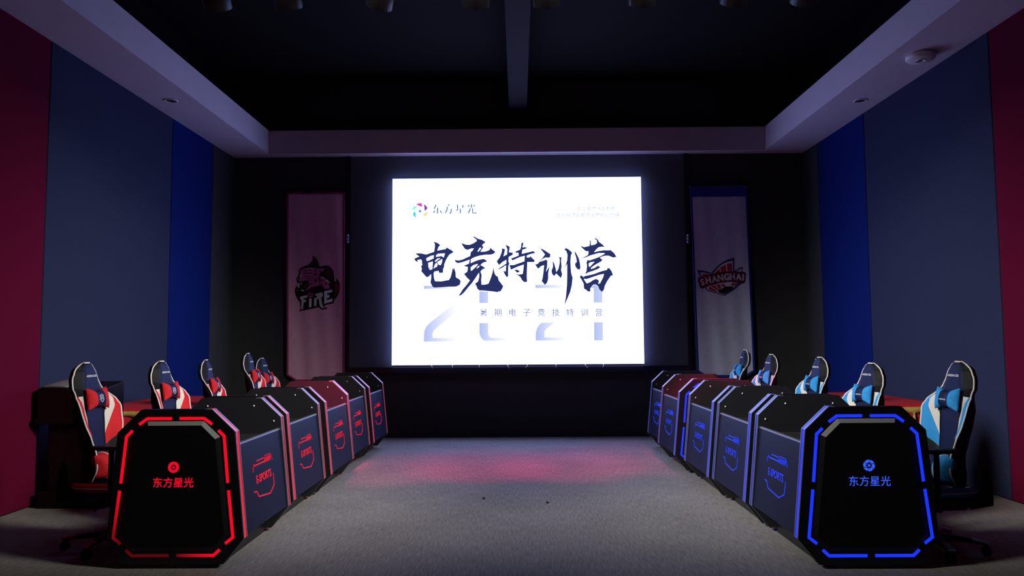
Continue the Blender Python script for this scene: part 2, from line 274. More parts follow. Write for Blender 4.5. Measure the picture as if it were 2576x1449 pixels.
# ------------------------------------------------------------------ LED screen
DATA = json.loads(r'''{"title":[[[[-1.303,0.454],[-1.269,0.45],[-1.23,0.434],[-1.196,0.403],[-1.223,0.373],[-1.242,0.319],[-1.112,0.341],[-1.096,0.368],[-1.062,0.345],[-1.016,0.321],[-0.991,0.293],[-1.009,0.279],[-1.054,0.256],[-1.085,0.21],[-1.112,0.161],[-1.135,0.1],[-1.135,0.069],[-1.15,0.034],[-1.154,-0.027],[-1.211,-0.03],[-1.223,0.004],[-1.284,-0.007],[-1.299,-0.037],[-1.291,-0.114],[-1.276,-0.156],[-1.184,-0.16],[-1.062,-0.138],[-1.039,-0.1],[-1.017,-0.024],[-1.009,0.022],[-0.997,0.056],[-0.99,0.022],[-0.977,0.06],[-0.971,0.014],[-0.959,-0.024],[-0.956,-0.089],[-0.94,-0.109],[-0.902,-0.128],[-0.879,-0.159],[-0.895,-0.216],[-0.948,-0.242],[-1.009,-0.242],[-1.062,-0.242],[-1.154,-0.249],[-1.291,-0.255],[-1.318,-0.236],[-1.348,-0.175],[-1.337,-0.113],[-1.337,-0.052],[-1.356,-0.06],[-1.368,-0.083],[-1.406,-0.094],[-1.429,-0.071],[-1.49,-0.001],[-1.482,0.033],[-1.494,0.087],[-1.475,0.091],[-1.483,0.171],[-1.498,0.183],[-1.551,0.172],[-1.536,0.137],[-1.574,0.156],[-1.601,0.189],[-1.582,0.203],[-1.521,0.229],[-1.548,0.248],[-1.584,0.276],[-1.536,0.279],[-1.49,0.277],[-1.414,0.259],[-1.292,0.3],[-1.28,0.377],[-1.28,0.423]],[[-1.41,0.201],[-1.345,0.235],[-1.295,0.247],[-1.299,0.197],[-1.395,0.155],[-1.41,0.171]],[[-1.383,0.128],[-1.311,0.151],[-1.314,0.082],[-1.375,0.044]],[[-1.364,0.04],[-1.314,0.074],[-1.318,0.032],[-1.359,0.017]],[[-1.261,0.246],[-1.23,0.269],[-1.123,0.274],[-1.142,0.211],[-1.184,0.234],[-1.261,0.219]],[[-1.272,0.166],[-1.238,0.194],[-1.192,0.2],[-1.276,0.139]],[[-1.246,0.139],[-1.165,0.188],[-1.169,0.138],[-1.188,0.092],[-1.223,0.1]],[[-1.301,0.041],[-1.276,0.108],[-1.255,0.131],[-1.238,0.1],[-1.246,0.07]]],[[[-0.691,0.544],[-0.645,0.519],[-0.603,0.495],[-0.553,0.483],[-0.492,0.444],[-0.523,0.421],[-0.549,0.398],[-0.527,0.364],[-0.55,0.333],[-0.573,0.295],[-0.504,0.298],[-0.45,0.313],[-0.424,0.336],[-0.42,0.367],[-0.401,0.336],[-0.351,0.301],[-0.347,0.282],[-0.37,0.263],[-0.413,0.248],[-0.497,0.248],[-0.588,0.234],[-0.665,0.211],[-0.722,0.181],[-0.726,0.12],[-0.619,0.165],[-0.527,0.186],[-0.489,0.164],[-0.47,0.148],[-0.489,0.137],[-0.535,0.126],[-0.574,0.088],[-0.543,0.072],[-0.497,0.041],[-0.543,0.022],[-0.574,-0.012],[-0.555,-0.066],[-0.563,-0.142],[-0.559,-0.215],[-0.506,-0.215],[-0.453,-0.2],[-0.422,-0.128],[-0.391,-0.036],[-0.375,0.04],[-0.364,0.101],[-0.368,0.017],[-0.357,-0.04],[-0.338,-0.075],[-0.307,-0.094],[-0.292,-0.152],[-0.262,-0.19],[-0.224,-0.244],[-0.248,-0.293],[-0.271,-0.323],[-0.301,-0.323],[-0.309,-0.335],[-0.377,-0.323],[-0.453,-0.315],[-0.529,-0.306],[-0.59,-0.306],[-0.624,-0.279],[-0.639,-0.233],[-0.662,-0.202],[-0.613,-0.165],[-0.593,-0.088],[-0.597,-0.031],[-0.612,-0.05],[-0.651,-0.111],[-0.704,-0.187],[-0.758,-0.248],[-0.819,-0.323],[-0.865,-0.369],[-0.918,-0.391],[-0.872,-0.323],[-0.849,-0.285],[-0.796,-0.224],[-0.738,-0.148],[-0.773,-0.118],[-0.83,-0.048],[-0.78,-0.014],[-0.768,0.058],[-0.837,0.078],[-0.753,0.112],[-0.741,0.173],[-0.848,0.136],[-0.917,0.121],[-0.948,0.129],[-0.967,0.152],[-0.97,0.171],[-0.909,0.163],[-0.848,0.178],[-0.733,0.231],[-0.726,0.288],[-0.699,0.311],[-0.676,0.349],[-0.718,0.346],[-0.764,0.327],[-0.802,0.331],[-0.825,0.354],[-0.852,0.397],[-0.871,0.436],[-0.84,0.424],[-0.802,0.408],[-0.741,0.404],[-0.687,0.426],[-0.63,0.461],[-0.637,0.488],[-0.671,0.511]],[[-0.619,0.299],[-0.588,0.356],[-0.561,0.36],[-0.569,0.337],[-0.607,0.295]],[[-0.726,0.054],[-0.68,0.089],[-0.615,0.107],[-0.627,0.08],[-0.711,0.001],[-0.723,0.005]],[[-0.639,0.035],[-0.612,0.069],[-0.585,0.08],[-0.604,0.05]]],[[[-0.187,0.402],[-0.149,0.387],[-0.12,0.366],[-0.124,0.332],[-0.133,0.285],[-0.073,0.276],[-0.078,0.242],[-0.137,0.212],[-0.142,0.135],[-0.125,0.11],[-0.143,0.076],[-0.147,-0.026],[-0.146,-0.086],[-0.169,-0.107],[-0.198,-0.06],[-0.224,-0.004],[-0.185,-0.013],[-0.179,0.085],[-0.24,0.043],[-0.312,0.009],[-0.291,0.034],[-0.176,0.11],[-0.173,0.166],[-0.231,0.136],[-0.287,0.085],[-0.325,0.144],[-0.278,0.205],[-0.247,0.281],[-0.239,0.349],[-0.192,0.328],[-0.201,0.289],[-0.218,0.221],[-0.163,0.251],[-0.158,0.332]]],[[[0.059,0.424],[0.095,0.437],[0.084,0.39],[0.077,0.356],[0.11,0.364],[0.155,0.348],[0.118,0.334],[0.075,0.321],[0.066,0.258],[0.151,0.278],[0.245,0.301],[0.274,0.269],[0.194,0.252],[0.143,0.231],[0.142,0.202],[0.185,0.201],[0.194,0.227],[0.219,0.197],[0.261,0.158],[0.265,0.141],[0.244,0.128],[0.15,0.129],[0.145,0.023],[0.14,-0.088],[0.145,-0.177],[0.097,-0.181],[0.063,-0.147],[0.047,-0.113],[0.013,-0.078],[-0.037,-0.057],[0.03,-0.062],[0.077,-0.053],[0.086,0.006],[0.095,0.091],[-0.003,0.058],[-0.105,0.012],[-0.117,0.05],[-0.126,0.086],[-0.062,0.084],[0.032,0.117],[0.104,0.142],[0.108,0.202],[0.113,0.227],[0.032,0.207],[-0.078,0.156],[-0.104,0.186],[-0.036,0.211],[0.015,0.232],[0.011,0.279],[-0.018,0.271],[-0.039,0.292],[0.042,0.326],[0.055,0.373]]],[[[-0.056,0.014],[-0.003,0.011],[0.037,-0.015],[-0.008,-0.037]]],[[[0.347,0.345],[0.406,0.319],[0.508,0.25],[0.503,0.207],[0.477,0.192],[0.439,0.199],[0.397,0.183],[0.345,0.132],[0.439,0.165],[0.46,0.148],[0.456,0.063],[0.437,-0.022],[0.493,0.067],[0.471,-0.048],[0.47,-0.133],[0.452,-0.192],[0.418,-0.228],[0.368,-0.166],[0.381,-0.124],[0.395,-0.039],[0.408,0.08],[0.362,0.064],[0.315,0.024],[0.269,0.09],[0.311,0.102],[0.371,0.174],[0.423,0.246],[0.372,0.311]]],[[[0.54,0.149],[0.565,0.105],[0.586,0.028],[0.596,-0.027],[0.628,0.019],[0.646,0.104],[0.651,0.164],[0.638,0.206],[0.678,0.198],[0.672,0.138],[0.679,0.061],[0.67,0.002],[0.686,-0.066],[0.664,-0.126],[0.623,-0.079],[0.593,-0.053],[0.559,-0.093],[0.53,-0.057],[0.52,-0.01],[0.544,0.054]]],[[[0.72,0.329],[0.754,0.342],[0.797,0.316],[0.845,0.269],[0.825,0.231],[0.816,0.137],[0.819,0.035],[0.826,-0.05],[0.846,-0.118],[0.832,-0.237],[0.806,-0.339],[0.762,-0.44],[0.71,-0.549],[0.737,-0.423],[0.756,-0.237],[0.762,-0.067],[0.764,0.095],[0.738,0.052],[0.701,-0.024],[0.743,0.086],[0.765,0.154],[0.77,0.239],[0.754,0.291]]],[[[0.963,0.39],[0.992,0.37],[1.03,0.355],[1.111,0.373],[1.12,0.416],[1.116,0.466],[1.133,0.45],[1.137,0.382],[1.196,0.394],[1.23,0.42],[1.223,0.467],[1.185,0.48],[1.214,0.494],[1.24,0.471],[1.264,0.432],[1.315,0.393],[1.346,0.355],[1.289,0.359],[1.246,0.347],[1.212,0.313],[1.182,0.275],[1.245,0.291],[1.33,0.305],[1.415,0.303],[1.436,0.307],[1.491,0.26],[1.54,0.178],[1.515,0.2],[1.481,0.187],[1.405,0.218],[1.354,0.218],[1.303,0.206],[1.269,0.189],[1.307,0.159],[1.294,0.133],[1.234,0.1],[1.175,0.066],[1.132,0.032],[1.131,0.015],[1.182,0.028],[1.238,0.066],[1.277,0.044],[1.241,0.015],[1.165,-0.015],[1.097,-0.035],[1.037,-0.065],[1.059,-0.018],[1.069,0.067],[1.061,0.114],[1.078,0.156],[1.108,0.148],[1.167,0.168],[1.244,0.195],[1.338,0.244],[1.347,0.259],[1.253,0.261],[1.134,0.228],[1.049,0.195],[0.96,0.17],[1.032,0.203],[1.088,0.233],[1.097,0.288],[1.051,0.293],[1.0,0.34]],[[1.1,0.054],[1.096,0.101],[1.124,0.119],[1.188,0.126],[1.158,0.096],[1.115,0.05]]],[[[0.881,0.303],[0.914,0.247],[0.947,0.179],[0.963,0.102],[0.969,0.034],[0.954,0.002],[0.912,0.021],[0.887,0.068],[0.887,0.102],[0.913,0.128],[0.901,0.204],[0.885,0.251]]],[[[0.956,-0.111],[0.974,-0.075],[1.016,-0.111],[1.029,-0.094],[1.164,-0.066],[1.292,-0.02],[1.377,0.001],[1.385,0.026],[1.415,0.026],[1.452,-0.029],[1.468,-0.085],[1.434,-0.093],[1.374,-0.182],[1.339,-0.249],[1.325,-0.308],[1.295,-0.34],[1.254,-0.299],[1.238,-0.248],[1.204,-0.227],[1.162,-0.227],[1.136,-0.256],[1.115,-0.29],[1.118,-0.332],[1.08,-0.334],[1.051,-0.306],[1.019,-0.289],[1.014,-0.213],[0.985,-0.153]],[[1.02,-0.137],[1.062,-0.141],[1.249,-0.079],[1.329,-0.062],[1.316,-0.113],[1.264,-0.211],[1.234,-0.21],[1.251,-0.185],[1.243,-0.155],[1.205,-0.138],[1.163,-0.155],[1.12,-0.184],[1.065,-0.209],[1.036,-0.171]]]],"digits":[[[-1.45,-0.223],[-0.968,-0.227],[-0.968,-0.278],[-1.45,-0.275]],[[-1.449,-1.085],[-1.449,-0.978],[-1.437,-0.907],[-1.408,-0.848],[-1.354,-0.795],[-1.016,-0.53],[-0.944,-0.495],[-0.944,-0.626],[-1.253,-0.879],[-1.295,-0.92],[-1.313,-0.961],[-1.313,-1.029],[-0.945,-1.031],[-0.945,-1.088]],[[-0.593,-0.319],[-0.458,-0.32],[-0.459,-0.501],[-0.593,-0.5]],[[-0.594,-0.804],[-0.458,-0.805],[-0.459,-0.973],[-0.441,-1.014],[-0.412,-1.032],[-0.163,-1.034],[-0.163,-1.083],[-0.507,-1.081],[-0.554,-1.055],[-0.583,-1.007],[-0.595,-0.966]],[[0.268,-0.224],[0.746,-0.227],[0.745,-0.278],[0.268,-0.275]],[[0.366,-0.804],[0.562,-0.806],[0.43,-0.908],[0.406,-0.943],[0.405,-1.032],[0.737,-1.034],[0.736,-1.085],[0.266,-1.082],[0.267,-0.972],[0.288,-0.895],[0.324,-0.836]],[[1.126,-0.271],[1.162,-0.23],[1.233,-0.236],[1.3,-0.285],[1.297,-0.505],[1.164,-0.504],[1.167,-0.284]],[[1.166,-0.804],[1.302,-0.805],[1.3,-1.085],[1.164,-1.084]]],"sub":[[-0.529,-0.652],[-0.305,-0.654],[-0.089,-0.655],[0.136,-0.657],[0.358,-0.658],[0.581,-0.66],[0.8,-0.661],[1.025,-0.663],[1.242,-0.664]],"subh":0.125,"logo":[["m",[[-1.575,1.041],[-1.536,1.061],[-1.491,1.064],[-1.483,1.049],[-1.471,1.0]]],["p",[[-1.451,1.048],[-1.416,1.021],[-1.394,0.982],[-1.406,0.966],[-1.438,0.934]]],["o",[[-1.385,0.936],[-1.394,0.898],[-1.418,0.859],[-1.474,0.873],[-1.43,0.903]]],["c",[[-1.635,0.941],[-1.625,0.982],[-1.601,1.018],[-1.546,1.008],[-1.579,0.981]]],["b",[[-1.585,0.938],[-1.572,0.829],[-1.606,0.861],[-1.627,0.895],[-1.613,0.914]]],["y",[[-1.545,0.853],[-1.476,0.847],[-1.502,0.819],[-1.531,0.821]]],["s",[[-1.512,0.974],[-1.504,0.949],[-1.478,0.948],[-1.498,0.933],[-1.491,0.908],[-1.512,0.923],[-1.533,0.908],[-1.526,0.933],[-1.546,0.949],[-1.521,0.949]]]],"name":[[[-1.262,1.037],[-1.291,0.969]],[[-1.237,0.993],[-1.238,0.906],[-1.253,0.901]],[[-1.277,0.943],[-1.303,0.909]],[[-1.2,0.942],[-1.174,0.908]],[[-1.073,1.04],[-1.056,1.018]],[[-1.085,1.007],[-1.09,0.958],[-1.118,0.905]],[[-1.022,0.972],[-1.03,0.919],[-1.046,0.897],[-1.054,0.905]],[[-0.929,1.034],[-0.929,0.976],[-0.922,0.966],[-0.946,0.938]],[[-0.844,1.031],[-0.845,0.985]],[[-0.886,0.971],[-0.884,0.898]],[[-0.71,1.04],[-0.711,0.982]],[[-0.761,1.026],[-0.746,0.997]],[[-0.66,1.027],[-0.674,1.003]],[[-0.73,0.975],[-0.737,0.941],[-0.763,0.902]],[[-0.694,0.974],[-0.694,0.902],[-0.641,0.901],[-0.639,0.913]]],"cap":[[[0.917,0.909],[1.524,0.904]],[[0.583,0.814],[1.589,0.814]]],"fire":[["k0",[[-0.053,0.467],[-0.006,0.444],[0.033,0.401],[0.056,0.347],[0.065,0.297],[0.103,0.301],[0.157,0.308],[0.195,0.312],[0.241,0.284],[0.28,0.23],[0.292,0.146],[0.297,0.077],[0.312,0.057],[0.335,0.069],[0.331,0.115],[0.362,0.08],[0.382,0.038],[0.386,-0.047],[0.368,-0.123],[0.33,-0.192],[0.296,-0.23],[0.293,-0.275],[0.209,-0.294],[0.148,-0.309],[0.167,-0.336],[0.209,-0.347],[0.179,-0.366],[0.126,-0.375],[0.087,-0.358],[0.064,-0.335],[-0.073,-0.364],[-0.249,-0.398],[-0.222,-0.363],[-0.228,-0.264],[-0.266,-0.218],[-0.306,-0.141],[-0.318,-0.065],[-0.3,-0.019],[-0.281,0.004],[-0.269,-0.027],[-0.246,-0.034],[-0.239,-0.004],[-0.258,0.027],[-0.285,0.058],[-0.294,0.119],[-0.271,0.142],[-0.253,0.196],[-0.257,0.242],[-0.227,0.28],[-0.166,0.307],[-0.105,0.329],[-0.059,0.371],[-0.04,0.417]]],["d1",[[-0.041,0.444],[0.002,0.425],[0.041,0.363],[0.049,0.301],[-0.004,0.286],[-0.097,0.295],[-0.158,0.299],[-0.082,0.325],[-0.044,0.371]]],["d1",[[0.164,0.3],[0.218,0.285],[0.265,0.23],[0.277,0.154],[0.282,0.077],[0.267,0.039],[0.22,0.093],[0.15,0.177],[0.165,0.239]]],["r1",[[0.297,0.015],[0.362,0.038],[0.373,-0.047],[0.341,-0.13],[0.302,-0.176],[0.31,-0.084],[0.329,-0.031],[0.298,-0.031]]],["r1",[[-0.303,-0.065],[-0.268,-0.065],[-0.245,-0.08],[-0.283,-0.088]]],["p1",[[-0.234,0.242],[-0.211,0.268],[-0.142,0.276],[-0.05,0.271],[0.042,0.259],[0.142,0.274],[0.142,0.239],[0.127,0.212],[0.088,0.224],[0.074,0.178],[0.059,0.132],[0.079,0.055],[0.076,0.002],[-0.001,-0.013],[-0.077,-0.036],[-0.13,-0.074],[-0.146,-0.077],[-0.085,0.01],[-0.094,0.072],[-0.155,0.08],[-0.232,0.061],[-0.263,0.081],[-0.278,0.111],[-0.248,0.119],[-0.233,0.157],[-0.226,0.203]]],["p1",[[0.085,0.143],[0.151,0.112],[0.205,0.054],[0.229,-0.03],[0.229,-0.047],[0.153,-0.051],[0.091,0.001],[0.084,0.071]]],["w1",[[-0.135,0.272],[-0.05,0.277],[0.042,0.259],[0.065,0.243],[-0.004,0.262],[-0.096,0.264]]],["w1",[[0.089,0.147],[0.151,0.12],[0.213,0.07],[0.244,0.031],[0.197,0.058],[0.143,0.101]]],["r1",[[-0.162,-0.001],[-0.116,0.037],[-0.12,-0.005],[-0.162,-0.035]]],["w1",[[-0.232,0.05],[-0.208,0.042],[-0.212,0.004]]],["w1",[[-0.262,0.042],[-0.239,0.034],[-0.247,-0.027],[-0.273,-0.011]]],["w1",[[-0.219,-0.058],[-0.184,-0.066],[-0.161,-0.073],[-0.176,-0.089],[-0.207,-0.081]]],["w1",[[-0.241,0.157],[-0.207,0.192],[-0.221,0.149],[-0.232,0.119]]],["k2",[[-0.177,0.253],[-0.179,0.247],[-0.187,0.243],[-0.197,0.243],[-0.204,0.247],[-0.207,0.253],[-0.204,0.259],[-0.197,0.263],[-0.187,0.263],[-0.18,0.259]]],["k2",[[-0.136,0.233],[-0.138,0.225],[-0.145,0.22],[-0.154,0.22],[-0.161,0.225],[-0.163,0.234],[-0.161,0.242],[-0.154,0.247],[-0.145,0.247],[-0.138,0.241]]],["k2",[[-0.061,0.25],[-0.066,0.244],[-0.077,0.241],[-0.092,0.241],[-0.103,0.245],[-0.108,0.25],[-0.103,0.255],[-0.092,0.259],[-0.078,0.259],[-0.066,0.255]]],["k2",[[0.029,0.24],[0.025,0.234],[0.014,0.23],[0.001,0.23],[-0.01,0.234],[-0.014,0.24],[-0.01,0.246],[0.001,0.25],[0.014,0.25],[0.025,0.246]]],["k2",[[0.03,0.177],[0.026,0.166],[0.015,0.159],[0.002,0.159],[-0.009,0.166],[-0.013,0.177],[-0.009,0.188],[0.002,0.195],[0.015,0.195],[0.026,0.188]]],["k2",[[0.025,0.079],[0.022,0.065],[0.015,0.057],[0.005,0.057],[-0.003,0.065],[-0.006,0.079],[-0.003,0.092],[0.005,0.101],[0.014,0.101],[0.022,0.092]]],["k2",[[-0.044,0.025],[-0.046,0.016],[-0.052,0.011],[-0.058,0.011],[-0.064,0.017],[-0.066,0.026],[-0.064,0.035],[-0.058,0.04],[-0.052,0.04],[-0.046,0.034]]],["k2",[[0.124,0.078],[0.122,0.067],[0.114,0.06],[0.105,0.06],[0.097,0.067],[0.094,0.078],[0.097,0.089],[0.104,0.096],[0.114,0.096],[0.121,0.089]]],["k2",[[0.173,0.101],[0.171,0.092],[0.166,0.086],[0.159,0.086],[0.154,0.092],[0.152,0.101],[0.154,0.11],[0.159,0.115],[0.166,0.115],[0.171,0.11]]],["k2",[[0.192,0.028],[0.19,0.019],[0.183,0.013],[0.175,0.013],[0.168,0.019],[0.165,0.028],[0.167,0.037],[0.174,0.042],[0.183,0.042],[0.19,0.037]]],["k2",[[0.064,0.105],[0.063,0.1],[0.058,0.096],[0.052,0.096],[0.048,0.1],[0.046,0.105],[0.048,0.111],[0.052,0.114],[0.058,0.114],[0.063,0.111]]],["k2",[[-0.018,0.131],[-0.163,0.146],[-0.164,0.137],[-0.018,0.127]]],["k2",[[-0.018,0.106],[-0.155,0.119],[-0.156,0.11],[-0.018,0.102]]],["k2",[[-0.032,0.072],[-0.12,0.093],[-0.122,0.084],[-0.033,0.068]]],["k2",[[-0.05,0.203],[-0.18,0.196],[-0.179,0.182],[-0.049,0.198]]],["k2",[[-0.261,0.079],[-0.228,0.115],[-0.237,0.123],[-0.265,0.082]]],["k2",[[0.155,-0.051],[0.12,0.027],[0.107,0.021],[0.15,-0.054]]],["w1",[[-0.229,-0.172],[-0.11,-0.146],[-0.114,-0.185],[-0.171,-0.2],[-0.171,-0.223],[-0.129,-0.215],[-0.13,-0.253],[-0.17,-0.265],[-0.174,-0.36],[-0.207,-0.367],[-0.201,-0.226],[-0.224,-0.207]]],["w1",[[-0.083,-0.204],[-0.045,-0.197],[-0.043,-0.33],[-0.081,-0.338]]],["w1",[[-0.003,-0.14],[0.046,-0.121],[0.107,-0.106],[0.134,-0.125],[0.131,-0.167],[0.108,-0.19],[0.117,-0.259],[0.14,-0.328],[0.171,-0.351],[0.118,-0.351],[0.087,-0.32],[0.07,-0.236],[0.063,-0.205],[0.036,-0.212],[0.033,-0.312],[-0.005,-0.319],[-0.005,-0.205],[0.047,-0.174],[0.031,-0.159]]],["w1",[[0.153,-0.091],[0.275,-0.061],[0.272,-0.103],[0.196,-0.122],[0.194,-0.152],[0.23,-0.145],[0.231,-0.183],[0.194,-0.194],[0.193,-0.229],[0.25,-0.21],[0.277,-0.199],[0.273,-0.249],[0.155,-0.282]]],["k2",[[-0.022,-0.147],[-0.008,-0.169],[-0.033,-0.174],[-0.038,-0.199],[-0.06,-0.186],[-0.082,-0.199],[-0.088,-0.174],[-0.112,-0.168],[-0.099,-0.147],[-0.113,-0.125],[-0.088,-0.119],[-0.083,-0.095],[-0.061,-0.108],[-0.04,-0.095],[-0.034,-0.12],[-0.009,-0.126]]],["p3",[[-0.027,-0.147],[-0.015,-0.166],[-0.037,-0.171],[-0.041,-0.192],[-0.06,-0.18],[-0.079,-0.192],[-0.084,-0.17],[-0.106,-0.165],[-0.094,-0.147],[-0.106,-0.128],[-0.085,-0.123],[-0.08,-0.101],[-0.061,-0.113],[-0.042,-0.102],[-0.037,-0.123],[-0.016,-0.128]]],["k4",[[-0.042,-0.145],[-0.046,-0.155],[-0.055,-0.162],[-0.066,-0.162],[-0.075,-0.155],[-0.079,-0.144],[-0.076,-0.134],[-0.067,-0.127],[-0.055,-0.127],[-0.046,-0.134]]]],"shield":[["b0",[[-0.382,0.199],[-0.299,0.193],[-0.223,0.175],[-0.166,0.15],[-0.089,0.235],[-0.005,0.306],[0.089,0.356],[0.198,0.388],[0.189,0.189],[0.217,0.189],[0.267,0.227],[0.323,0.246],[0.315,0.171],[0.359,0.155],[0.343,0.0],[0.277,-0.032],[0.159,-0.125],[0.036,-0.204],[-0.089,-0.167],[-0.236,-0.122],[-0.251,-0.084],[-0.334,0.104]]],["w1",[[-0.338,0.162],[-0.273,0.159],[-0.18,0.136],[-0.124,0.158],[-0.057,0.235],[0.022,0.295],[0.1,0.328],[0.172,0.341],[0.167,0.173],[0.216,0.172],[0.306,0.221],[0.298,0.155],[0.255,-0.016],[0.16,-0.098],[0.037,-0.19],[-0.077,-0.157],[-0.219,-0.111],[-0.234,-0.078],[-0.307,0.099]]],["r2",[[0.157,0.3],[0.15,0.167],[0.085,0.168],[0.077,0.287]]],["r2",[[0.06,0.276],[0.068,0.168],[-0.009,0.163],[-0.026,0.235]]],["r2",[[-0.038,0.218],[-0.025,0.16],[-0.114,0.147]]],["r2",[[-0.306,0.137],[-0.235,0.137],[-0.197,0.125],[-0.291,0.099]]],["r2",[[-0.212,-0.067],[-0.185,-0.057],[-0.082,-0.134],[-0.094,-0.145],[-0.197,-0.112]]],["r2",[[-0.179,-0.051],[-0.118,-0.035],[-0.065,-0.102],[-0.066,-0.129]]],["r2",[[-0.091,-0.03],[-0.036,-0.027],[-0.021,-0.085],[-0.043,-0.102],[-0.07,-0.074]]],["r2",[[-0.019,-0.025],[0.025,-0.014],[0.035,-0.047],[-0.004,-0.069]]],["r2",[[0.146,-0.009],[0.206,-0.004],[0.161,-0.059],[0.134,-0.048]]],["r2",[[0.212,-0.004],[0.261,-0.005],[0.194,-0.059],[0.177,-0.054]]],["k2",[[-0.065,-0.107],[-0.032,-0.102],[0.023,-0.075],[0.035,-0.036],[0.046,-0.058],[0.133,-0.059],[0.177,-0.081],[0.037,-0.182],[-0.061,-0.151]]],["m3",[[-0.377,0.044],[-0.357,0.082],[-0.191,0.131],[-0.025,0.163],[0.129,0.178],[0.337,0.166],[0.367,0.143],[0.349,0.006],[0.332,-0.013],[0.135,0.013],[-0.03,-0.003],[-0.195,-0.046],[-0.306,-0.092],[-0.339,-0.078]]],["r4",[[-0.363,0.044],[-0.346,0.071],[-0.191,0.117],[-0.026,0.149],[0.128,0.162],[0.326,0.149],[0.353,0.133],[0.333,0.011],[0.136,0.029],[-0.029,0.014],[-0.195,-0.029],[-0.311,-0.072],[-0.333,-0.056]]]],"letters":[["S",[-0.304,0.005],15],["H",[-0.215,0.035],12],["A",[-0.12,0.052],10],["N",[-0.028,0.069],8],["G",[0.066,0.081],5],["H",[0.153,0.085],3],["A",[0.252,0.08],0],["I",[0.321,0.075],-3]],"lh":0.104}''')
YS = 11.50
scr = tag(empty('led_screen', (0, 11.55, 2.56)), 'bright white LED screen with Chinese brush lettering on the back wall', 'screen')
MB().box(-1.92, 1.905, YS+.05-11.55, .046, 1.112-2.56, 4.013-2.56).build('cabinet', M['frame'], scr)
wm = glow('screen_white', (.39, .44, 1.0), SCREEN_POWER)
MB().box(-1.94, 1.925, YS-11.55, YS+.05-11.55, 1.116-2.56, 4.009-2.56).build('display', wm, scr)  # glowing side faces added to cast a halo on the surround
def onscr(d): return lambda a, b, e=0: (a, YS-11.55-d-e, b)
ink = glow('screen_ink', (.022, .032, .13), 1.0, base=(0, 0, 0))
tm = MB()
for loops in DATA['title']: tm.flat(loops, onscr(.006))
tm.build('title_lettering', ink, scr, fix=False)
gm, t, b = nt('screen_grey_fade')
b.inputs['Base Color'].default_value = (0, 0, 0, 1); b.inputs['Emission Strength'].default_value = 1
a = t.nodes.new('ShaderNodeAttribute'); a.attribute_name = 'glow'
r = t.nodes.new('ShaderNodeValToRGB'); r.color_ramp.elements[0].color = (.42, .52, .92, 1); r.color_ramp.elements[1].color = (1, 1, 1, 1)
t.links.new(a.outputs['Fac'], r.inputs[0]); t.links.new(r.outputs[0], b.inputs['Emission Color'])
for i, dgt in enumerate(DATA['digits']):
    o = MB().flat([dgt], onscr(.003)).build('year_lettering', gm, scr, fix=False)
    x0 = min(p[0] for p in dgt); x1 = max(p[0] for p in dgt); k = .25 if i >= 6 or i == 2 else 1.0
    setglow(o, lambda co: min(1, (co.x-x0)/(x1-x0)*k+.04))
fine = glow('screen_fine_print', (.16, .16, .36), 1.0, base=(0, 0, 0)); faint = glow('screen_faint_print', (.38, .39, .58), 1.0, base=(0, 0, 0))
for ch, (px, pz) in zip('暑期电子竞技特训营', DATA['sub']):
    text2d(ch, .122, lambda x, y, z, px=px, pz=pz: (px+x, YS-11.55-.003, pz+y), 'subtitle_lettering', fine, scr, bold=.0007)
text2d('职业电竞选手新秀', .072, lambda x, y, z: (1.22+x, YS-11.55-.003, .945+y), 'caption_lettering', faint, scr, shear=.2, space=1.04, bold=.0005)
text2d('百万级流量电竞主播的必修课', .074, lambda x, y, z: (1.086+x, YS-11.55-.003, .85+y), 'caption_lettering', faint, scr, shear=.2, space=1.04, bold=.0005)
for key, poly in DATA['logo']:
    c = dict(m=(.80, .05, .60), p=(.24, .06, .32), o=(1, .66, .24), c=(.22, .95, 1), b=(.05, .70, 1), y=(1, 1, .82), s=(.06, .26, .90))[key]
    MB().flat([poly], onscr(.003)).build('logo_blade' if key != 's' else 'logo_star', glow('screen_logo_'+key, c, 1.0, base=(0, 0, 0)), scr, fix=False)
nm = MB(); blue_ink = glow('screen_blue_ink', (.06, .15, .42), 1.0, base=(0, 0, 0))
def ribbon2(path, wd):
    out = []; k = len(path); V = [Vector(p) for p in path]
    L = []; R = []
    for i, p in enumerate(V):
        a = V[max(0, i-1)]; b = V[min(k-1, i+1)]; tdir = (b-a).normalized(); n = Vector((-tdir.y, tdir.x))*wd/2
        L.append(tuple(p+n)); R.append(tuple(p-n))
    return L+R[::-1]
for a0, a1 in ((0, 4), (4, 7), (7, 10), (10, 15)):
    nm = MB()
    for p in DATA['name'][a0:a1]: nm.flat([ribbon2(p, .0175)], onscr(.003))
    nm.build('name_lettering', blue_ink, scr, fix=False)

